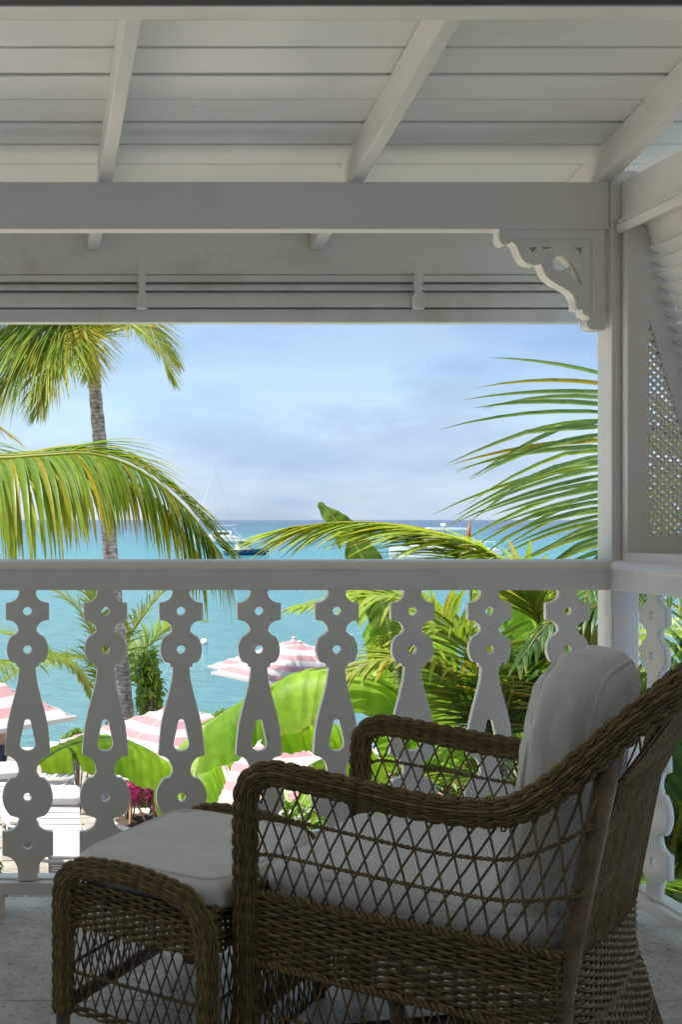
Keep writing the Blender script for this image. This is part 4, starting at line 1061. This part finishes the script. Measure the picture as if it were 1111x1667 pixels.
# ---- loungers, planter
def lounger(label, loc, rz, sling=False):
    o = empty('sun_lounger', loc, rz); tag(o, label, 'sun lounger', 'white sun loungers on the terrace')
    for x in (-.28, .28):
        b = MB(); b.tube(spline([(x, 1.25, .34), (x, .2, .34), (x, .0, .36)], 4), .018, 6); b.build('side_rail', M['whiteplastic'], o, smooth=True)
        for y in (.1, 1.15):
            b = MB(); b.tube([(x, y, 0), (x, y, .34)], .018, 6); b.build('leg', M['whiteplastic'], o, smooth=True)
    sl_ = MB(); sl_.box(-.27, .27, -.045, .045, 0, .018); sm_ = sl_.mesh('slat', M['whiteplastic'])
    for k in range(11): child('slat', sm_, o, (0, .12+k*.105, .35))
    en = MB(); en.tube(spline([(-.28, 1.25, .345), (-.2, 1.33, .345), (0, 1.36, .345), (.2, 1.33, .345), (.28, 1.25, .345)], 4), .022, 6); en.build('end_bar', M['whiteplastic'], o, smooth=True)
    for k in range(6): child('back_slat', sm_, o, (0, -.02-.092*k, .37+.052*k), (R(-30), 0, 0))
    pl = cushion_mesh('head_pillow', .29, .15, .085, .2, M['towel'], 2.2, n=8); child('head_pillow', pl, o, (0, -.46, .70), (R(-24), 0, 0))
    tw = MB(); tw.tube([(-.26, -.45, .58), (-.28, -.40, .0), (.28, -.40, .0), (.26, -.45, .58)], .014, 6); tw.build('back_stand', M['whiteplastic'], o)
    if sling:
        sg = MB(); sg.box(-.25, .25, .1, 1.2, .372, .385); sg.build('sling', M['sling'], o)
    return o
lounger('white slatted lounger with a head pillow, nearest of those seen between the left balusters', (at(97, 0, 14.9).x, 14.9, ZG+.05), R(178))
lounger('white lounger farther out on the terrace behind the nearest one', (at(92, 0, 17.9).x, 17.9, ZG+.05), R(165), True)
lounger('white lounger under the farthest left umbrella at the picture edge', (at(20, 0, 16.0).x, 16.4, ZG+.05), R(190), True)
lounger('white lounger beneath the nearest umbrella behind the armchair front', (at(480, 0, 14.2).x, 14.2, ZG+.05), R(170), True)
pb = empty('flower_planter', (at(250, 0, 14.9).x, 14.9, ZG+.05)); tag(pb, 'round pale stone bowl planter holding soil, stakes and pink flowers', 'planter')
mb = MB(); prf = [(.30, 0), (.34, .02), (.46, .22), (.55, .40), (.58, .47), (.56, .50), (.52, .49), (.50, .44)]
for k, (r, z) in enumerate(prf):
    for j in range(32): mb.vert((r*math.cos(2*PI*j/32), r*math.sin(2*PI*j/32), z))
    if k:
        for j in range(32): mb.f.append(((k-1)*32+j, (k-1)*32+(j+1) % 32, k*32+(j+1) % 32, k*32+j))
mb.build('bowl', M['stone'], pb, smooth=True)
mb = MB(); c_ = mb.vert((0, 0, .49))
for j in range(32): mb.vert((.51*math.cos(2*PI*j/32), .51*math.sin(2*PI*j/32), .445+.02*math.sin(j*3)))
for j in range(32): mb.f.append((c_, c_+1+j, c_+1+(j+1) % 32))
mb.build('soil', M['soil'], pb, smooth=True)
for a, b in (((-.32, -.1, .46), (-.30, .0, .86)), ((-.30, -.05, .80), (.0, -.02, .84)), ((.0, -.05, .46), (-.02, 0, 1.0)), ((-.12, -.1, .48), (-.25, .05, .78)), ((.2, .1, .46), (.22, .12, 1.05))):
    mb = MB(); mb.tube([a, b], .018, 4); mb.build('stake', mat_simple('stake_wood', (.42, .24, .12), .7) if 'stake_wood' not in bpy.data.materials else bpy.data.materials['stake_wood'], pb)
rr = random.Random(5); fo = MB(); bl = MB()
for (x, y, z, r) in ((-.05, .1, .80, .26), (.22, .05, .72, .26), (-.28, .12, .78, .18), (.1, .2, .95, .22)):
    leafball(fo, Vector((x, y, z)), (r, r, r), 160, .05, (GREEN, LIME), rr); leafball(bl, Vector((x, y-.12, z+.08)), (r, r, r), 200, .05, PINK, rr)
fo.build('foliage', M['leaf'], pb); bl.build('blossom', M['petal'], pb)

# ---- person standing under the left umbrella
def skin_body(name, joints, edges, m, parent, sub=2):
    me = bpy.data.meshes.new(name); me.from_pydata([j[0] for j in joints], edges, []); me.materials.append(m)
    o = bpy.data.objects.new(name, me); col.objects.link(o); o.parent = parent
    md = o.modifiers.new('Skin', 'SKIN'); md.use_smooth_shade = True
    lay = me.skin_vertices[0] if len(me.skin_vertices) else None
    if lay:
        for i, j in enumerate(joints): lay.data[i].radius = (j[1], j[2] if len(j) > 2 else j[1])
        lay.data[0].use_root = True
    s = o.modifiers.new('Sub', 'SUBSURF'); s.levels = sub; s.render_levels = sub
    return o
pe = empty('person', (at(-2, 0, 17.9).x, 17.9, ZG+.05), R(70)); tag(pe, 'person in navy shorts standing on the terrace at the left edge', 'person')
J = [((0, 0, .95), .15, .11), ((0, 0, 1.12), .145, .10), ((0, 0, 1.32), .17, .11), ((0, 0, 1.44), .13, .09), ((0, .0, 1.52), .055, .055), ((0, .02, 1.60), .075, .09), ((0, .02, 1.72), .065, .085),
     ((.10, 0, .88), .10, .10), ((.11, .02, .50), .062, .062), ((.12, -.02, .30), .055, .058), ((.12, -.02, .09), .038, .038), ((.12, .12, .035), .04, .03),
     ((-.10, 0, .88), .10, .10), ((-.11, .05, .50), .062, .062), ((-.12, .03, .30), .055, .058), ((-.12, .02, .09), .038, .038), ((-.12, .16, .035), .04, .03),
     ((.20, 0, 1.40), .06, .06), ((.26, -.02, 1.14), .043, .043), ((.27, .06, .92), .032, .032), ((.27, .09, .82), .035, .025),
     ((-.20, 0, 1.40), .06, .06), ((-.26, -.02, 1.14), .043, .043), ((-.27, .06, .92), .032, .032), ((-.27, .09, .82), .035, .025)]
E = [(0, 1), (1, 2), (2, 3), (3, 4), (4, 5), (5, 6), (0, 7), (7, 8), (8, 9), (9, 10), (10, 11), (0, 12), (12, 13), (13, 14), (14, 15), (15, 16), (3, 17), (17, 18), (18, 19), (19, 20), (3, 21), (21, 22), (22, 23), (23, 24)]
skin_m = mat_simple('skin', (.46, .25, .16), .55, .08, 20, .03)
skin_body('body', J, E, skin_m, pe)
JS = [((0, 0, .98), .165, .125), ((.10, 0, .86), .118, .118), ((.115, .01, .54), .105, .105), ((-.10, 0, .86), .118, .118), ((-.115, .04, .54), .105, .105)]
skin_body('shorts', JS, [(0, 1), (1, 2), (0, 3), (3, 4)], mat_simple('navy_cloth', (.02, .03, .075), .8, .2), pe)
hair = bpy.data.meshes.new('hair'); bm = bmesh.new(); bmesh.ops.create_uvsphere(bm, u_segments=14, v_segments=10, radius=.1)
for v in bm.verts:
    v.co = Vector((v.co.x*.95, v.co.y*1.15-.012, v.co.z*1.05 if v.co.z > -.03 else v.co.z*.4))
bm.to_mesh(hair); bm.free(); hair.materials.append(mat_simple('dark_hair', (.03, .02, .015), .7)); child('hair', hair, pe, (0, .0, 1.735))

# ---- boats
def hull(mb, Lh, B, H, c, sheer=.25, n=14, x0=0, draft=.15):
    idx = []
    for i in range(n+1):
        t = i/n; w_ = B/2*min(1, (1-t)**.55*1.5)*(.82+.18*min(1, t*6)); z = H*(1+sheer*t*t); x = x0+(t-.5)*Lh
        idx.append([mb.vert((x, -w_, z), c), mb.vert((x, -w_*.92, H*.35), c), mb.vert((x-.02*Lh*t, -w_*.55, -draft), c), mb.vert((x-.02*Lh*t, w_*.55, -draft), c), mb.vert((x, w_*.92, H*.35), c), mb.vert((x, w_, z), c)])
    for a, b in zip(idx, idx[1:]):
        for j in range(5): mb.f.append((a[j], a[j+1], b[j+1], b[j]))
        mb.f.append((a[5], a[0], b[0], b[5]))
    mb.f.append(tuple(idx[0]))
WH = (.75, .75, .74); GLS = (.03, .05, .07)
# sailing catamaran
dq = 262.0; sb_ = empty('sailing_catamaran', (at(352, 0, dq).x, dq, ZS), R(172)); tag(sb_, 'white sailing catamaran with a tall bare mast anchored at left', 'boat')
for y in (-2.2, 2.2):
    mb = MB(); hull(mb, 10.5, 1.4, 1.5, WH); h_ = mb.build('hull', M['colour'], sb_, recalc=True); h_.location = (0, y, 0)
mb = MB(); mb.box(-4.2, 2.0, -2.4, 2.4, 1.1, 1.75, WH); mb.build('bridge_deck', M['colour'], sb_)
mb = MB(); mb.prism([Vector(p) for p in ((-3.2, -2.0, 1.75), (1.6, -2.0, 1.75), (.6, -2.0, 2.9), (-3.4, -2.0, 2.9))], (0, 4.0, 0), WH); cb = mb.build('cabin', M['colour'], sb_, recalc=True)
mb = MB(); mb.box(-2.8, .7, -2.02, 2.02, 2.05, 2.6, GLS); mb.build('window', M['colour'], cb)
mb = MB(); mb.tube([(.6, 0, 1.7), (.6, 0, 19.0)], [.10, .05], 8, (.6, .62, .64)); mb.build('mast', M['colour'], sb_)
mb = MB(); mb.tube([(.6, 0, 4.0), (-4.6, 0, 4.2)], .14, 8, (.25, .35, .55)); mb.build('boom', M['colour'], sb_)
for p in ((5.0, 0, 1.8), (-4.8, 1.8, 1.6), (-4.8, -1.8, 1.6)):
    mb = MB(); mb.tube([(.6, 0, 18.4), p], .014, 4, (.5, .5, .5)); mb.build('stay', M['colour'], sb_)
mb = MB(); mb.tube([(.6, 0, 17.0), (5.0, 0, 2.0)], [.07, .13], 6, (.7, .72, .74)); mb.build('furled_sail', M['colour'], sb_)
# small fishing boat with outriggers
dq = 176.0; fb = empty('fishing_boat', (at(402, 0, dq).x, dq, ZS), R(6)); tag(fb, 'small dark blue fishing boat with outrigger poles, nearer than the catamaran', 'boat')
mb = MB(); hull(mb, 7.0, 2.2, .8, (.02, .07, .17), .35); mb.build('hull', M['colour'], fb, recalc=True)
mb = MB(); hull(mb, 7.06, 2.24, .12, (.7, .7, .7), .35); s_ = mb.build('gunwale', M['colour'], fb, recalc=True); s_.location = (0, 0, .80); s_.scale = (1, 1, .6)
mb = MB(); mb.prism([Vector(p) for p in ((-1.6, -.8, .7), (.6, -.8, .7), (.3, -.8, 2.2), (-1.6, -.8, 2.2))], (0, 1.6, 0), (.62, .60, .55)); cb = mb.build('wheelhouse', M['colour'], fb, recalc=True)
mb = MB(); mb.box(-1.3, .2, -.82, .82, 1.5, 2.0, GLS); mb.build('window', M['colour'], cb)
mb = MB(); mb.box(-1.9, .7, -1.0, 1.0, 2.2, 2.3, WH); mb.build('roof', M['colour'], fb)
for p in ((3.4, -1.2, 2.4), (4.3, 1.0, 2.0), (-3.6, 0, 2.6), (3.9, -.3, 3.0), (-2.2, .4, 4.2)):
    mb = MB(); mb.tube([(0, 0, 1.9), p], .035, 5, (.66, .64, .6)); mb.build('pole', M['colour'], fb)
for x in (2.6, 3.1, 3.6):
    mb = MB(); mb.tube([(x, -.6, .9), (x+.6, -.7, -.1)], .05, 5, (.7, .7, .7)); mb.build('fender_rope', M['colour'], fb)
# power catamaran
dq = 150.0; pc = empty('motor_catamaran', (at(722, 0, dq).x, dq, ZS), R(176)); tag(pc, 'white motor catamaran with a hard top moored right of centre', 'boat')
for y in (-2.0, 2.0):
    mb = MB(); hull(mb, 13.0, 1.5, 1.6, WH); h_ = mb.build('hull', M['colour'], pc, recalc=True); h_.location = (0, y, 0)
mb = MB(); mb.box(-6.0, 4.2, -2.3, 2.3, 1.0, 1.75, WH); mb.build('deck', M['colour'], pc)
mb = MB(); mb.prism([Vector(p) for p in ((-2.6, -2.0, 1.75), (4.0, -2.0, 1.75), (2.4, -2.0, 3.2), (-2.6, -2.0, 3.2))], (0, 4.0, 0), WH); cb = mb.build('cabin', M['colour'], pc, recalc=True)
mb = MB(); mb.box(-2.2, 2.3, -2.02, 2.02, 2.2, 2.9, GLS); mb.build('window', M['colour'], cb)
mb = MB(); mb.prism([Vector(p) for p in ((-2.8, -1.9, 4.15), (2.4, -1.9, 4.15), (2.9, -1.9, 4.28), (2.2, -1.9, 4.40), (-2.6, -1.9, 4.40))], (0, 3.8, 0), WH); mb.build('hard_top', M['colour'], pc, recalc=True)
for (x, y) in ((-2.5, -1.7), (-2.5, 1.7), (-.6, -1.7), (-.6, 1.7), (1.2, -1.7), (1.2, 1.7), (2.4, -1.7), (2.4, 1.7)):
    mb = MB(); mb.tube([(x, y, 3.2), (x-.3, y, 4.2)], .06, 5, WH); mb.build('top_post', M['colour'], pc)
mb = MB(); mb.box(-2.0, 1.6, -1.6, 1.6, 3.2, 3.75, (.55, .58, .6)); mb.build('flybridge', M['colour'], pc)
mb = MB(); mb.tube([(0, 0, 4.4), (0, 0, 4.6), (0, 0, 4.7), (0, 0, 4.95)], [.08, .08, .35, .30], 10, WH); mb.build('radar_dome', M['colour'], pc, smooth=True)
for x in (-5.8, -4.6, -3.4):
    for y in (-2.2, 2.2):
        mb = MB(); mb.tube([(x, y, 1.7), (x, y, 2.6)], .04, 5, WH); mb.build('rail_post', M['colour'], pc)
for y in (-2.2, 2.2):
    mb = MB(); mb.tube([(-5.8, y, 2.6), (-3.0, y, 2.6)], .04, 5, WH); mb.build('rail', M['colour'], pc)
# mooring buoy
dq = 50.0; by = empty('mooring_buoy', (at(332, 0, dq).x, dq, ZS)); tag(by, 'small round white mooring buoy floating between the third and fourth balusters', 'buoy')
mb = MB(); mb.tube([(0, 0, -.1), (0, 0, -.02), (0, 0, .1), (0, 0, .2), (0, 0, .26)], [.08, .15, .17, .12, .03], 12, WH); mb.build('float', M['colour'], by, smooth=True)
mb = MB(); mb.tube([(0, 0, .24), (0, 0, .34)], .025, 6, (.2, .2, .2)); mb.build('ring_post', M['colour'], by)
